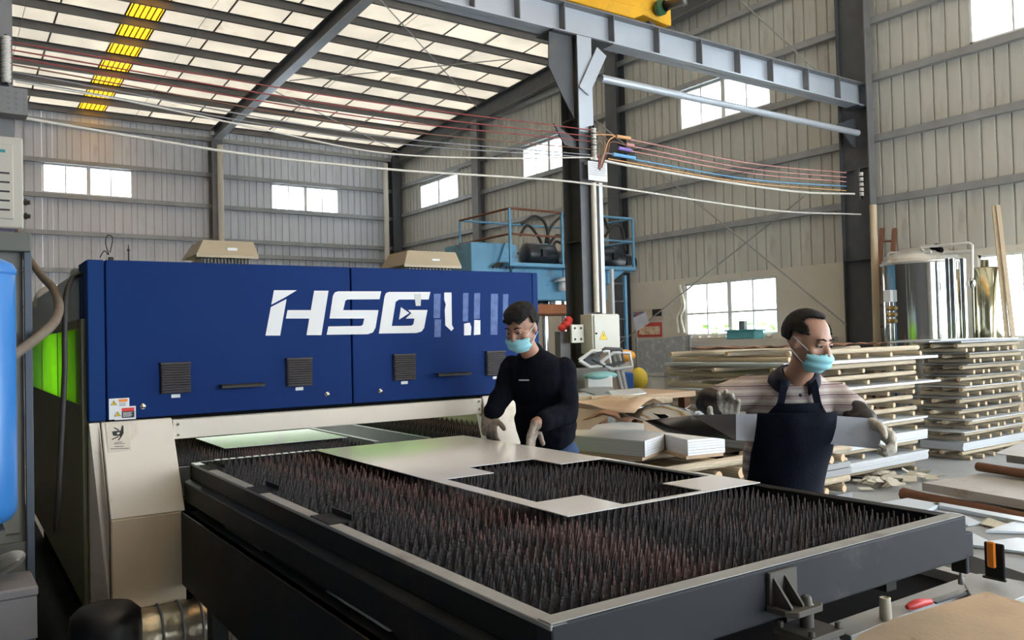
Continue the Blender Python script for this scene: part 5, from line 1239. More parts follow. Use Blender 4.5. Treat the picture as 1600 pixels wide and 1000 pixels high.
crumple(1058, 662, .92, .75, .30, .06, M_mir, 'bent_mirror_sheet', 'crumpled mirror-like scrap sheet behind the white stepped stack', 'metal sheet', -.6, 3, 12)
crumple(1030, 655, .94, .4, .3, .05, M_mir, 'bent_scrap_sheet', 'dark bent scrap sheet next to the small steel tray', 'metal sheet', .3, 4)
zz = 0
for k, (h, nm) in enumerate(((.22, 'lowest'), (.10, 'middle'), (.08, 'top'))):
    sheetpile(5.22, 6.1, 3.95, 4.6, zz, h, M_stkd, 'dark sheet layer under the flat grey sheet by the striped shirt, the %s one' % nm, n=2); zz += h + .003
    pallet(5.2, 6.12, 3.92, 4.62, zz, 'short log pallet under the flat grey sheet, the %s of three' % nm, 'short log pallets by the striped shirt', 4, .068); zz += .139
mb = MB(); P = [(5.18, 4.66, zz + .02), (6.15, 4.66, zz + .02), (6.15, 3.88, zz + .02), (5.18, 3.88, zz + .02)]; mb.prism(P, (0, 0, -.02)); solo(mb, 'grey_sheet', M_stkd, 'flat dark grey sheet below the left hand of the man in the striped shirt', 'metal sheet', P[0])
mb = MB(); mb.box(5.2, 5.9, 4.7, 5.35, 0, .80); solo(mb, 'packing_case', M_dark, 'dark packing case under the crumpled mirror scrap', 'case', (5.3, 5.0, 0))
# small steel tray
c = dep(988, 652, 6.5); ty = thing('steel_tray', 'small open grey steel tray on the cardboard heap', 'tray', c)
w_, d_, h_ = .26, .17, .085
for (x0, x1, y0, y1, z0, z1, n_) in ((-w_ / 2, w_ / 2, -d_ / 2, d_ / 2, 0, .004, 'bottom'), (-w_ / 2, w_ / 2, -d_ / 2, -d_ / 2 + .004, 0, h_, 'side'), (-w_ / 2, w_ / 2, d_ / 2 - .004, d_ / 2, 0, h_, 'side'), (-w_ / 2, -w_ / 2 + .004, -d_ / 2, d_ / 2, 0, h_, 'side'), (w_ / 2 - .004, w_ / 2, -d_ / 2, d_ / 2, 0, h_, 'side')):
    mb = MB(); P = [_turn(Vector((x, y, 0)), -.15) for x, y in ((x0, y0), (x1, y0), (x1, y1), (x0, y1))]; mb.prism([(c.x + q.x, c.y + q.y, c.z + z0) for q in P], (0, 0, z1 - z0)); part(mb, n_, mat('tray_grey', (.48, .52, .55), .4, .2), ty)
# sheets, tub, crate, frames behind the bench
for i, (P, m, lab) in enumerate(((((897, 618), (935, 610), (960, 618), (915, 624)), M_blus, 'pale blue sheet lying at the back left of the scrap bench'), (((905, 610), (950, 600), (962, 612), (930, 618)), M_stkd, 'grey sheet on the scrap bench in front of the white tub'), (((950, 612), (1000, 608), (1010, 615), (960, 622)), M_stk, 'light scrap sheet at the back right of the scrap bench'))):
    Q = [onz(x, y, Zb + .012 + .012 * i) for x, y in P]; mb = MB(); mb.prism(Q, (0, 0, .01)); solo(mb, 'scrap_sheet', m, lab, 'metal sheet', Q[0])
def boxat(px0, px1, py0, py1, D, depth, m, name, label, cat, floor=False, bevel=.01):
    a, b = dep(px0, py1, D), dep(px1, py0, D); rgt = _turn(_r2, -YAW); f_ = _turn(Vector((0, 1, 0)), -YAW); rgt = Vector((rgt.x, rgt.y, 0)).normalized()
    w = (b - a).dot(rgt); z0 = 0 if floor else a.z
    mb = MB(); mb.prism([(a.x, a.y, z0), tuple((a + rgt * w).xy) + (z0,), tuple((a + rgt * w + f_ * depth).xy) + (z0,), tuple((a + f_ * depth).xy) + (z0,)], (0, 0, b.z - z0))
    return solo(mb, name, m, label, cat, (a.x, a.y, z0), bevel=bevel), a + rgt * w / 2 + f_ * depth / 2
boxat(897, 950, 575, 640, 8.75, .3, M_steel2, 'grey_machine_base', 'grey machine housing behind the bench right of the dark sweater', 'machine', True)
for i, (px, py) in enumerate(((905, 563), (925, 560), (938, 566))):
    q = dep(px, py, 8.85); mb = MB(); mb.tube([q, q + Vector((.12, -.08, .10)), q + Vector((.26, -.18, .09)), q + Vector((.28, -.19, -.05)), q + Vector((.1, -.07, -.08)), q], .02, 8)
    solo(mb, 'bracket_frame', (M_label, M_steel, M_stk)[i], ['white bent bracket on the grey machine housing', 'dark bent bracket on the grey machine housing', 'grey bent bracket on the grey machine housing'][i], 'bracket', q)
boxat(919, 957, 587, 640, 8.3, .3, mat('tub_white', (.66, .68, .68), .5), 'white_tub', 'white plastic tub behind the scrap bench', 'tub', True)
q = dep(938, 587, 8.42); mb = MB(); mb.ball(q, .2, .14, .045, 14, 8); solo(mb, 'teal_cloth', mat('teal_cloth', (.22, .45, .46), .8, 0, .1, 8, .5, 20), 'folded teal cloth lying on the white tub', 'cloth', q)
boxat(972, 990, 582, 606, 9.6, .3, mat('crate_blue', (.04, .17, .60), .45), 'blue_crate', 'bright blue plastic crate right of the leaning pipes', 'crate', True)
q = dep(975, 556, 10.2); mb = MB(); mb.ball(q, .16, .12, .08, 12, 8); solo(mb, 'orange_bag', mat('orange_cloth', (.75, .35, .05), .7, 0, .1, 8), 'orange cloth bag on the wall shelf above the blue crate', 'bag', q)
boxat(962, 990, 562, 640, 10.3, .3, M_plast, 'cream_cupboard', 'low cream cupboard below the orange bag', 'cupboard', True)
q = dep(998, 592, 10); mb = MB(); mb.ball(q, .12, .1, .14, 12, 8); mb.cyl((q.x, q.y, 0), (q.x, q.y, q.z), .06, 8); solo(mb, 'yellow_can', mat('yellow_plastic', (.80, .60, .05), .5), 'yellow plastic can beside the leg of the grey board', 'can', (q.x, q.y, 0))
for i, (t, bt) in enumerate((((957, 548), (974, 618)), ((963, 545), (980, 618)))):
    a, b = dep(*t, 8.95), dep(*bt, 8.85); d = (b - a).normalized(); b2 = a + d * (a.z / -d.z); mb = MB(); mb.cyl(a, b2, .03, 8); solo(mb, 'leaning_pipe', M_rod, ['left one of the two grey pipes leaning below the electrical box', 'right one of the two grey pipes leaning below the electrical box'][i], 'pipe', b2)

# ------------------------------------------------------------------ people
class Fig:
    """rounded limbs and masses fused by a voxel remesh into one continuous skin"""
    def __init__(s): s.p = []
    def cap(s, a, b, ra, rb=None, mi=0):
        s.p.append(('c', Vector(a), Vector(b), ra, ra if rb is None else rb, mi)); return s
    def ell(s, c, ax, r, mi=0):
        s.p.append(('e', Vector(c), ax, Vector(r), None, mi)); return s
    def chain(s, pts, rs, mi=0):
        for i in range(len(pts) - 1): s.cap(pts[i], pts[i + 1], rs[i], rs[i + 1], mi)
        return s
    def grown(s, g, keep=None):
        f = Fig()
        for i, q in enumerate(s.p):
            if keep and i not in keep: continue
            f.p.append(('c', q[1], q[2], q[3] + g, q[4] + g, 0) if q[0] == 'c' else ('e', q[1], q[2], q[3] + Vector((g, g, g)), None, 0))
        return f
    def build(s, name, mats, parent, voxel=.008, smooth=4, fold=0, fscale=9, matfn=None, label=None):
        mb = MB(); org = ORG[parent.name]
        for q in s.p:
            if q[0] == 'c':
                a, b, ra, rb = q[1:5]; d = (b - a)
                if d.length < 1e-5: d = Vector((0, 0, 1e-4)); b = a + d
                dn = d.normalized(); pts = []; rs = []
                for k in range(5): t = PI / 2 * (1 - k / 4.0); pts.append(a - dn * ra * math.sin(t)); rs.append(max(ra * math.cos(t), ra * .05))
                for k in range(5): t = PI / 2 * k / 4.0; pts.append(b + dn * rb * math.sin(t)); rs.append(max(rb * math.cos(t), rb * .05))
                mb.tube(pts, rs, 14)
            else:
                c, ax, r = q[1:4]; n, m = 20, 12; vs = []
                for i in range(m + 1):
                    for j in range(n):
                        th = PI * (i + .02) / (m + .04); v = Vector((r.x * math.sin(th) * math.cos(2 * PI * j / n), r.y * math.sin(th) * math.sin(2 * PI * j / n), r.z * math.cos(th)))
                        vs.append(c + ax[0] * v.x + ax[1] * v.y + ax[2] * v.z)
                fs = [(i * n + j, (i + 1) * n + j, (i + 1) * n + (j + 1) % n, i * n + (j + 1) % n) for i in range(m) for j in range(n)]
                fs += [tuple(range(n)), tuple(range(m * n, m * n + n))[::-1]]
                mb.add(vs, fs)
        me = mb.mesh('tmp', mats, org); o = bpy.data.objects.new('tmp', me); C.objects.link(o)
        r = o.modifiers.new('r', 'REMESH'); r.mode = 'VOXEL'; r.voxel_size = voxel
        if smooth: sm_ = o.modifiers.new('s', 'SMOOTH'); sm_.iterations = smooth; sm_.factor = .5
        dg = bpy.context.evaluated_depsgraph_get(); new = bpy.data.meshes.new_from_object(o.evaluated_get(dg), depsgraph=dg)
        bpy.data.objects.remove(o); new.name = name
        if fold:
            ns = [v.normal.copy() for v in new.vertices]
            for v, nn in zip(new.vertices, ns):
                p = v.co; h = noise.noise(Vector((p.x * fscale, p.y * fscale, p.z * fscale * 1.6))) + .5 * noise.noise(p * fscale * 2.3 + Vector((3, 1, 7)))
                v.co = p + nn * h * fold
        if matfn or len(mats) > 1:
            def near(p):
                best, bi = 1e9, 0
                for q in s.p:
                    if q[0] == 'c':
                        a, b = q[1], q[2]; d = b - a; t = 0 if d.length_squared < 1e-9 else max(0, min(1, (p - a).dot(d) / d.length_squared)); dd = (p - a - d * t).length - (q[3] + (q[4] - q[3]) * t)
                    else:
                        v = p - q[1]; w = Vector((v.dot(q[2][0]) / q[3].x, v.dot(q[2][1]) / q[3].y, v.dot(q[2][2]) / q[3].z)); dd = (w.length - 1) * min(q[3])
                    if dd < best: best, bi = dd, q[5]
                return bi
            for f in new.polygons: f.material_index = matfn(f.center + org) if matfn else near(f.center + org)
        for f in new.polygons: f.use_smooth = True
        ob = bpy.data.objects.new(name, new); C.objects.link(ob); ob.parent = parent; ORG[ob.name] = org
        return tag(ob, label)
def frame_of(f, u0=Vector((0, 0, 1))):
    f = Vector(f).normalized(); l = u0.cross(f).normalized(); u = f.cross(l).normalized(); return l, f, u      # left, forward, up
M_skin = mat('skin', (.40, .215, .145), .5, 0, .06, 8, .1, 80)
M_skin2 = mat('skin_light', (.46, .26, .18), .5, 0, .06, 8, .1, 80)
M_hair = mat('hair_black', (.007, .0065, .0065), .6, 0, .3, 60, .9, 260, spec=.25)
M_mask = mat('mask_cyan', (.30, .66, .74), .7, 0, .05, 10)
M_mask2 = mat('mask_edge', (.62, .80, .84), .7)
M_glv = mat('glove_dirty', (.40, .33, .27), .85, 0, .2, 18, .5, 120, dirt=(.13, .10, .09), dirt_amt=.3, dscale=14)
def head(root, c, f, body, skin_i=0, S=1.0, hair='full'):
    """adds head masses to the body figure; returns frame; hair, eyes, mask are children"""
    l, f, u = frame_of(f); A = (l, f, u)
    P = lambda x, y, z: c + l * x * S + f * y * S + u * z * S
    body.ell(P(0, -.012, .032), A, (.077 * S, .098 * S, .088 * S), skin_i)
    body.ell(P(0, .018, -.028), A, (.064 * S, .078 * S, .080 * S), skin_i)
    body.ell(P(0, .048, -.078), A, (.038 * S, .042 * S, .036 * S), skin_i)
    body.cap(P(-.03, .078, .028), P(.03, .078, .028), .014 * S, .014 * S, skin_i)
    body.cap(P(0, .092, .012), P(0, .110, -.026), .009 * S, .0135 * S, skin_i)
    for sgn in (-1, 1):
        body.ell(P(sgn * .045, .062, -.022), A, (.022 * S, .022 * S, .022 * S), skin_i)
        body.ell(P(sgn * .078, -.008, -.004), A, (.010 * S, .020 * S, .033 * S), skin_i)
        body.cap(P(sgn * .05, .0, -.055), P(sgn * .025, .05, -.085), .022 * S, .018 * S, skin_i)
    return l, f, u, P
def shell_patch(root, name, c, A, r, keep, m, th, n=96, k=70, bumpfn=None, label=None, taper=None):
    l, f, u = A; mb = MB(); org = ORG[root.name]; vs = []; idx = {}
    pts = []
    for i in range(k + 1):
        for j in range(n):
            th_, ph = PI * i / k, 2 * PI * j / n; d = Vector((math.sin(th_) * math.sin(ph), math.sin(th_) * math.cos(ph), math.cos(th_)))  # x left, y fwd, z up
            q = 1 + (bumpfn(d) if bumpfn else 0); pts.append((d, c + l * d.x * r[0] * q + f * d.y * r[1] * q + u * d.z * r[2] * q))
    fs = []
    for i in range(k):
        for j in range(n):
            ids = (i * n + j, i * n + (j + 1) % n, (i + 1) * n + (j + 1) % n, (i + 1) * n + j)
            dd = sum((pts[q][0] for q in ids), Vector()) / 4
            if keep(dd.normalized()): fs.append(ids)
    used = sorted(set(q for f_ in fs for q in f_)); mp = {q: i for i, q in enumerate(used)}
    mb.smooth = True; mb.add([pts[q][1] for q in used], [tuple(mp[q] for q in f_) for f_ in fs])
    o = part(mb, name, m, root, label); s_ = o.modifiers.new('t', 'SOLIDIFY'); s_.thickness = th; s_.offset = 1; return o
def face_bits(root, F_, S, hairkind, skinm):
    l, f, u, P = F_; A = (l, f, u)
    if hairkind == 'full':
        kp = lambda d: (d.z > -.30 if d.y < -.05 else d.z > (.30 + .10 * math.sin(d.x * 9))) or (abs(d.x) > .72 and d.z > -.02 and d.y < .25)
        bf = lambda d: .05 + .05 * noise.noise(d * 5) + (.06 if d.z > .5 else 0)
    else:
        kp = lambda d: (d.z > -.35 if d.y < -.15 else (d.z > .10 if abs(d.x) > .80 else d.z > .55 + .45 * max(0, d.y) + .25 * abs(d.x) * (d.y > .2)))
        bf = lambda d: .035 + .02 * noise.noise(d * 6)
    shell_patch(root, 'hair', P(0, -.012, .032), A, (.077 * S, .098 * S, .088 * S), kp, M_hair, .010 * S, bumpfn=bf)
    # mask with three pleats
    mk = lambda d: d.y > .20 and -.80 < d.z < .52 - .25 * abs(d.x) and abs(d.x) < .93
    o = shell_patch(root, 'face_mask', P(0, .034, -.052), A, (.072 * S, .086 * S, .064 * S), mk, M_mask, .003, n=60, k=44, bumpfn=lambda d: .035 * math.sin(d.z * 13) + .03)
    for sgn in (-1, 1):
        for z0_, z1_ in ((-.02, .02), (-.085, -.03)):
            mb = MB(); mb.tube(spline([P(sgn * .062, .062, z0_), P(sgn * .077, .03, (z0_ + z1_) / 2), P(sgn * .087, -.012, z1_)], 5), .0017, 6); part(mb, 'ear_loop', M_mask2, o)
    for sgn in (-1, 1):
        mb = MB(); mb.ball(P(sgn * .031, .081, .008), .012 * S, .012 * S, .009 * S, 12, 8); e = part(mb, 'eye', mat('eye_white', (.45, .40, .36), .3), root)
        mb = MB(); mb.ball(P(sgn * .031 - .0, .0895, .006), .006 * S, .006 * S, .006 * S, 10, 6); part(mb, 'iris', M_hair, e)
        mb = MB(); mb.tube([P(sgn * .016, .093, .014), P(sgn * .032, .0945, .0165), P(sgn * .047, .084, .012)], .0032, 6); part(mb, 'eyelid', skinm, e)
        mb = MB(); mb.tube([P(sgn * .013, .094, .030), P(sgn * .032, .0945, .037), P(sgn * .052, .080, .031)], [.003, .0042, .002], 6); part(mb, 'eyebrow', M_hair, root)
def hand(fig, w, d, n, t, curl=.5, S=1.0, spread=.06, fore=None):
    """w wrist, d towards the fingers, n out of the palm, t thumb side"""
    d = Vector(d).normalized(); n = (Vector(n) - d * Vector(n).dot(d)).normalized(); t = (Vector(t) - d * Vector(t).dot(d) - n * Vector(t).dot(n)).normalized()
    L = ((.046, .028, .022), (.050, .031, .023), (.046, .029, .022), (.036, .022, .019))
    for i in range(4):
        o = (1.5 - i) * .021 * S; k = w + d * (.088 - .006 * abs(i - 1)) * S + t * o
        fig.cap(w + t * o * .75, k, .0155 * S, .0135 * S)
        dd = (d + t * (1.5 - i) * spread).normalized(); p = k; ang = 0
        for j in range(3):
            ang += curl * (.75 if j == 0 else 1.0); q = dd * math.cos(ang) + n * math.sin(ang); e = p + q * L[i][j] * S
            fig.cap(p, e, (.0118 - .0010 * j) * S, (.0110 - .0012 * j) * S); p = e
    b = w + t * .022 * S + d * .018 * S; m1 = b + (t * .75 + d * .55 + n * .25).normalized() * .042 * S; m2 = m1 + (t * .35 + d * .8 + n * .5).normalized() * .032 * S; m3 = m2 + (d * .8 + n * .7).normalized() * .024 * S
    fig.chain([b, m1, m2, m3], [.017 * S, .0135 * S, .0125 * S, .0105 * S])
    fw_ = Vector(fore).normalized() if fore is not None else d
    fig.cap(w - fw_ * .03 * S, w + d * .01, .031 * S, .028 * S)      # cuff
IMR = _turn(_r2, -YAW - MROT); IMR = Vector((IMR.x, IMR.y, 0)).normalized()     # to the right in the picture, frame M
def camdir(p): v = Vector((-p.x, -p.y, 0)); return v.normalized()

def shoes(root, feet, f, m):
    for a in feet:
        fg = Fig(); fg.cap(a + Vector((0, 0, -.035)) - f * .05, a + Vector((0, 0, -.04)) + f * .14, .043, .040); fg.cap(a - f * .03, a + f * .04 + Vector((0, 0, .01)), .045, .04)
        fg.build('shoe', [m], root, .008, 2)
# ---- left worker: black sweater, behind the far rail
Mx = 'M'
J = lambda x, y, D: dep(x, y, D, Mx)
pel = J(860, 712, 4.98); hd = J(815, 512, 4.70); nk = J(836, 556, 4.84); ch = J(842, 604, 4.86)
cam_ = camdir(pel); ft = (cam_ * .85 - IMR * .5).normalized(); lt = Vector((0, 0, 1)).cross(ft)
w1 = thing('person', 'man in a black sweater and blue face mask leaning over the table edge', 'person', (pel.x, pel.y, 0), Mx)
bd1 = Fig(); sp = (ch - pel).normalized(); Af = (lt, lt.cross(sp) * -1 if 0 else sp.cross(lt) * -1, sp)
fw1 = lt.cross(sp); fw1 = fw1 if fw1.dot(ft) > 0 else -fw1; Af = (lt, fw1, sp)
bd1.ell(ch + sp * .02, Af, (.172, .115, .20)); bd1.ell((ch + pel) / 2, Af, (.158, .118, .20)); bd1.ell(pel, Af, (.168, .125, .13))
sL, sR = J(880, 580, 4.80), J(801, 576, 4.93)
bd1.cap(sL - (sL - sR) * .12, sR + (sL - sR) * .12, .062, .062)
bd1.cap(nk - sp * .05, hd - Vector((0, 0, .05)), .058, .052)
eL, wL_ = J(886, 645, 4.74), J(838, 661, 4.54)
eR, wR_ = J(786, 618, 4.86), J(765, 648, 4.80)
bd1.chain([sL, eL, wL_], [.062, .046, .034]); bd1.chain([sR, eR, wR_], [.060, .046, .034])
n_up = len(bd1.p)
hL, hR = pel + lt * .09 - Vector((0, 0, .06)), pel - lt * .09 - Vector((0, 0, .06))
fL, fR = Vector((hL.x + .03, hL.y, .085)), Vector((hR.x + .03, hR.y + .02, .085))
kL, kR = (hL + fL) / 2 + ft * .03, (hR + fR) / 2 + ft * .03
bd1.chain([hL, kL, fL], [.092, .062, .045]); bd1.chain([hR, kR, fR], [.092, .062, .045])
H1 = head(w1, hd, (camdir(hd) * .82 - IMR * .50 + Vector((0, 0, -.42))), bd1, 0, 1.06)
bd1.build('body', [M_skin], w1, .008, 5)
face_bits(w1, H1, 1.06, 'full', M_skin)
M_swt = mat('sweater_black', (.007, .008, .013), .9, 0, .15, 30, .3, 200, spec=.08)
M_jean = mat('denim_navy', (.018, .045, .12), .85, 0, .3, 9, .3, 150)
sw = bd1.grown(.020, [0, 1, 3] + list(range(5, 9))); sw.p[1] = ('e', sw.p[1][1], sw.p[1][2], sw.p[1][3] + Vector((.012, .02, .03)), None, 0)
for k_ in (4, 6):
    q_ = sw.p[k_]; sw.p[k_] = ('c', q_[1], q_[1].lerp(q_[2], .80), q_[3], q_[4] + .004, 0)
sw.cap(nk - sp * .03, nk + (hd - nk).normalized() * .015, .078, .066)
sw.cap(eL, eL + (wL_ - eL) * .35, .066, .058); sw.cap(eR, eR + (wR_ - eR) * .4, .062, .055)
so = sw.build('sweater', [M_swt], w1, .009, 4, .010, 9)
jn = bd1.grown(.016, [2] + list(range(9, 13))); jn.build('jeans', [M_jean], w1, .010, 4, .007, 10)
ap = Fig(); ap.ell(pel - sp * .02 + ft * .045 - lt * .045, Af, (.135, .11, .20)); ap.ell(pel - sp * .25 + ft * .05 - lt * .045, (lt, ft, Vector((0, 0, 1))), (.135, .10, .25)); ap.build('apron_skirt', [mat('apron_black', (.010, .010, .012), .8, 0, .1, 20, .2, 100)], w1, .010, 3, .006, 8)
tpos = J(821, 571, 4.72); mb = MB()
q0 = ch + fw1 * .137 + sp * .10
for k in range(7): mb.cbox(q0 + lt * (.030 - k * .0098) + fw1 * .012, .0075, .004, .007, mtx=Matrix((lt, fw1, sp)).transposed())
part(mb, 'chest_print', M_label, w1, 'small pale print across the chest')
for (w, d, n, t, cu) in ((wL_, J(826, 697, 4.53) - wL_, -Vector((0, 0, 1)) + cam_ * .2, -lt, .35), (wR_, J(763, 690, 4.86) - wR_, -lt * .2 + Vector((0, 0, -.3)) + ft * -.6, lt, .38)):
    g = Fig(); hand(g, w, d, n, t, cu, 1.15, .06, (wL_ - eL) if w is wL_ else (wR_ - eR)); g.build('glove', [M_glv], w1, .0045, 3, .002, 30)
shoes(w1, (fL, fR), ft, M_black)

# ---- right worker: striped polo shirt, apron, holds a long strip
pel = J(1217, 775, 3.84); hd = J(1262, 533, 3.56); nk = J(1240, 594, 3.68); ch = J(1233, 655, 3.74)
cam_ = camdir(pel); ft = (cam_ * .97 + IMR * .18).normalized(); lt = Vector((0, 0, 1)).cross(ft)
w2 = thing('person', 'balding man in striped shirt and dark apron holding a long metal strip', 'person', (pel.x, pel.y, 0), Mx)
sp = (ch - pel).normalized(); fw2 = lt.cross(sp); fw2 = fw2 if fw2.dot(ft) > 0 else -fw2; Af = (lt, fw2, sp)
b2 = Fig(); b2.ell(ch + sp * .03, Af, (.172, .115, .20)); b2.ell((ch + pel) / 2, Af, (.165, .125, .19)); b2.ell(pel, Af, (.17, .125, .13))
sL, sR = J(1306, 624, 3.70), J(1174, 612, 3.74)
b2.cap(sL - (sL - sR) * .12, sR + (sL - sR) * .12, .060, .060)
b2.cap(nk - sp * .05, hd - Vector((0, 0, .05)), .060, .055)
eL, wL_ = J(1338, 648, 3.62), J(1362, 664, 3.50)
eR, wR_ = J(1111, 627, 3.73), J(1135, 674, 3.66)
b2.chain([sL, eL, wL_], [.058, .044, .033]); b2.chain([sR, eR, wR_], [.058, .044, .033])
hL, hR = pel + lt * .09 - Vector((0, 0, .06)), pel - lt * .09 - Vector((0, 0, .06))
fL, fR = Vector((hL.x + .02, hL.y, .085)), Vector((hR.x + .02, hR.y + .02, .085))
kL, kR = (hL + fL) / 2 + ft * .03, (hR + fR) / 2 + ft * .03
b2.chain([hL, kL, fL], [.092, .062, .045]); b2.chain([hR, kR, fR], [.092, .062, .045])
H2 = head(w2, hd, (camdir(hd) * .70 + IMR * .66 + Vector((0, 0, -.26))), b2, 0, 1.04)
b2.build('body', [M_skin2], w2, .008, 5)
face_bits(w2, H2, 1.04, 'balding', M_skin2)
def stripe_mat():
    m = mat('striped_cotton', (.47, .41, .37), .85, 0, .08, 8, .3, 150); nt = m.node_tree; N = nt.nodes; L = nt.links
    b = N['Principled BSDF']; src = b.inputs['Base Color'].links[0].from_socket
    tc = N.new('ShaderNodeTexCoord'); sx = N.new('ShaderNodeSeparateXYZ'); L.new(tc.outputs['Object'], sx.inputs[0]); prev = src
    for fq, ph, th, col in ((23.0, 0.0, .955, (.10, .06, .08)), (23.0, 1.1, .93, (.33, .25, .26)), (23.0, 3.3, .80, (.55, .51, .48)), (46.0, 2.2, .97, (.28, .20, .21))):
        a = N.new('ShaderNodeMath'); a.operation = 'MULTIPLY_ADD'; a.inputs[1].default_value = fq * 2 * PI; a.inputs[2].default_value = ph * 2 * PI / 6.28 * 1.0; L.new(sx.outputs[2], a.inputs[0])
        c = N.new('ShaderNodeMath'); c.operation = 'SINE'; L.new(a.outputs[0], c.inputs[0]); g = N.new('ShaderNodeMath'); g.operation = 'GREATER_THAN'; g.inputs[1].default_value = th; L.new(c.outputs[0], g.inputs[0])
        x = N.new('ShaderNodeMix'); x.data_type = 'RGBA'; L.new(g.outputs[0], x.inputs[0]); L.new(prev, x.inputs[6]); x.inputs[7].default_value = (*col, 1); prev = x.outputs[2]
    L.new(prev, b.inputs['Base Color']); return m
M_str = stripe_mat()
M_navy = mat('collar_navy', (.012, .013, .03), .8, 0, .1, 20)
sh = b2.grown(.020, [0, 1, 3]); sh.cap(sL, sL + (eL - sL) * .72, .080, .072); sh.cap(sR, sR + (eR - sR) * .72, .080, .072); sh.cap(nk - sp * .06, nk - sp * .02, .085, .075)
sh.build('polo_shirt', [M_str], w2, .009, 4, .009, 9)
cdir = (hd - nk).normalized(); mb = MB(); vs = []; nc = 30; CR = ((.066, .058), (.080, .062), (.100, .038), (.116, .000))
for i in range(nc + 1):
    a = rad(24 + 312 * i / nc); fr_ = max(0, math.cos(a)) ** 2
    for r_, z_ in CR: vs.append(nk + cdir * (z_ - .045 * fr_) + (lt * math.sin(a) + fw2 * math.cos(a)) * (r_ + .012 * fr_))
mb.smooth = True; mb.add(vs, [(i * 4 + k, i * 4 + k + 1, i * 4 + k + 5, i * 4 + k + 4) for i in range(nc) for k in range(3)])
o = part(mb, 'collar', M_navy, w2); s_ = o.modifiers.new('t', 'SOLIDIFY'); s_.thickness = .008
for k in range(3):
    mb = MB(); q = ch + fw2 * .128 + sp * (.165 - .05 * k) + lt * .0; mb.ball(q + fw2 * .010, .008, .008, .008); part(mb, 'button', M_black, w2)
# apron: bib, straps, bulging skirt
M_apr = mat('apron_navy', (.006, .008, .016), .85, 0, .15, 12, .25, 100, spec=.12)
def wrap(rows, name, m, th=.006, n=18, half=1.0, fold=.006):
    mb = MB(); vs = []; k = len(rows)
    for i, (c, W_, D_, hw) in enumerate(rows):
        for j in range(n + 1):
            a = (j / n - .5) * 2 * hw; p = c + lt * math.sin(a) * W_ + ft * math.cos(a) * D_; p = p + ft * noise.noise(p * 9) * fold * 2; vs.append(p)
    mb.smooth = True; mb.add(vs, [(i * (n + 1) + j, i * (n + 1) + j + 1, (i + 1) * (n + 1) + j + 1, (i + 1) * (n + 1) + j) for i in range(k - 1) for j in range(n)])
    o = part(mb, name, m, w2); s_ = o.modifiers.new('t', 'SOLIDIFY'); s_.thickness = th; return o
up_ = Vector((0, 0, 1))
wrap([(ch + sp * .09, .17, .165, .55), (ch + sp * .04, .18, .17, .75), (ch - sp * .03, .19, .175, .9)], 'apron_bib', M_apr)
zt_ = J(1215, 640, 3.45).z
cc_ = Vector((ch.x, ch.y, 0)).lerp(Vector((pel.x, pel.y, 0)), .35)
rows = [(Vector((cc_.x, cc_.y, zt_ - .02 - .06 * i)) + (Vector((pel.x, pel.y, 0)) - Vector((cc_.x, cc_.y, 0))) * min(1, i / 6), (.27, .265, .255, .24, .215, .20, .19, .19, .19, .19, .19, .19, .19)[i], (.345, .345, .335, .32, .31, .30, .29, .28, .27, .26, .25, .24, .23)[i], (.66, .68, .72, .80, .90, 1.0, 1.08, 1.1, 1.12, 1.12, 1.12, 1.12, 1.12)[i]) for i in range(13)]
wrap(rows, 'apron_skirt', M_apr, .008, 24, fold=.010)
for sg in (-1, 1):
    a = ch + sp * .10 + lt * .085 * sg + fw2 * .14; b = nk + lt * .062 * sg + fw2 * .06 + sp * .0; c = nk + lt * .05 * sg - fw2 * .05 + sp * .02
    mb = MB(); pts = spline([a, a.lerp(b, .6) + fw2 * .03, b + fw2 * .02 + sp * .02, c + sp * .02], 5)
    for p_, q_ in zip(pts, pts[1:]): mb.beam(p_, q_ + (q_ - p_) * .1, .030, .006, fw2)
    part(mb, 'apron_strap', M_apr, w2)
jn = b2.grown(.016, [2] + list(range(len(b2.p) - 0))[9:13]); jn.build('trousers', [M_jean], w2, .010, 4, .007, 10)
for a, b in ((sL.lerp(eL, .66), wL_), (sR.lerp(eR, .66), wR_)):
    g = Fig(); m_ = eL if a is not None and b is wL_ else eR; g.chain([a, m_, m_.lerp(b, .8)], [.064, .066, .044]); g.build('sleeve_cover', [mat('sleeve_cover_black', (.022, .018, .017), .6, 0, .3, 10, .3, 60)], w2, .008, 3, .010, 16)
M_glv2 = mat('glove_pale', (.55, .52, .45), .85, 0, .15, 18, .5, 120, dirt=(.10, .09, .08), dirt_amt=.25, dscale=16)
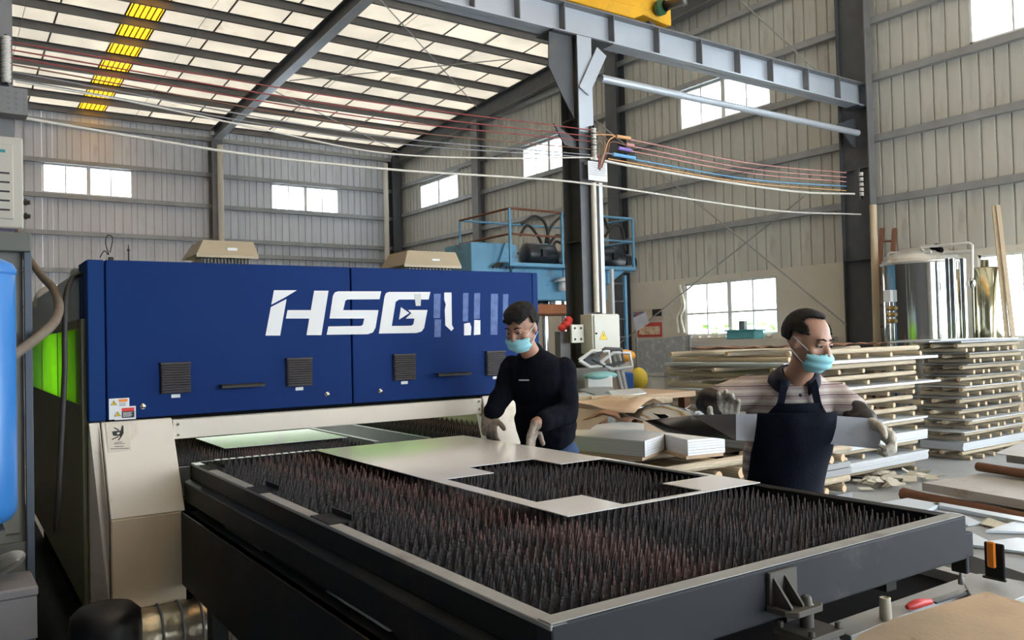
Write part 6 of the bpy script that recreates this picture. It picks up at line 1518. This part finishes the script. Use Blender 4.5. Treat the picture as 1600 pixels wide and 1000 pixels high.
for (w, d, n, t, cu) in ((wL_, IMR * .62 + cam_ * .55 - up_ * .45, -IMR * .6 - up_ * .5 + cam_ * .2, up_ + cam_ * .4, 1.05), (wR_, up_ * 1.0 + IMR * .12 + cam_ * .05, cam_, -IMR, .50)):
    g = Fig(); hand(g, w, d, n, t, cu, 1.15, .05, (wL_ - eL) if w is wL_ else (wR_ - eR)); g.build('glove', [M_glv2], w2, .0045, 3, .002, 30)
shoes(w2, (fL, fR), ft, M_black)
# the strip in his hands, slightly bowed
M_strip = mat('strip_bright_metal', (.66, .71, .80), .3, .15, .03, 2)
top = [J(1006, 657, 3.80), J(1080, 649, 3.67), J(1150, 647, 3.60), J(1215, 647, 3.565), J(1278, 648, 3.54), J(1380, 655, 3.46)]
bot = [J(1006, 672, 3.76), J(1080, 680, 3.72), J(1150, 688, 3.60), J(1215, 691, 3.565), J(1278, 692, 3.54), J(1374, 702, 3.46)]
mb = MB(); n = len(top); bk = camdir(top[3]) * -.003; mb.k = 1; mb.add(top[:3] + bot[:3], [(0, 1, 4, 3), (1, 2, 5, 4)]); mb.k = 0
mb.add(top + bot + [p + bk for p in top] + [p + bk for p in bot], [(i, i + 1, n + i + 1, n + i) for i in range(2, n - 1)] + [(2 * n + i, 3 * n + i, 3 * n + i + 1, 2 * n + i + 1) for i in range(n - 1)] + [(i, 2 * n + i, 2 * n + i + 1, i + 1) for i in range(n - 1)] + [(n + i, n + i + 1, 3 * n + i + 1, 3 * n + i) for i in range(n - 1)] + [(0, n, 3 * n, 2 * n), (n - 1, 3 * n - 1, 4 * n - 1, 2 * n - 1)])
solo(mb, 'metal_strip', [M_strip, M_mir], 'long shiny metal strip held across the body of the man in the striped shirt', 'metal sheet', bot[0], 'M')

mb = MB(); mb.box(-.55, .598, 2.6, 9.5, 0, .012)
solo(mb, 'floor_shade', mat('floor_shade_black', (.012, .012, .012), .9, 0, .2, 8, spec=.1), 'black sheet standing for the shade on the floor along the left side of the machine', 'floor shade', (0, 5, 0), 'M')  # black sheet laid on the floor to imitate shade beside the machine
mb = MB(); mb.box(.60, 3.2, 4.9, 7.7, 0, .25); part(mb, 'shade_block', M_dark, lm)  # dark block added under the machine to deepen the shade there
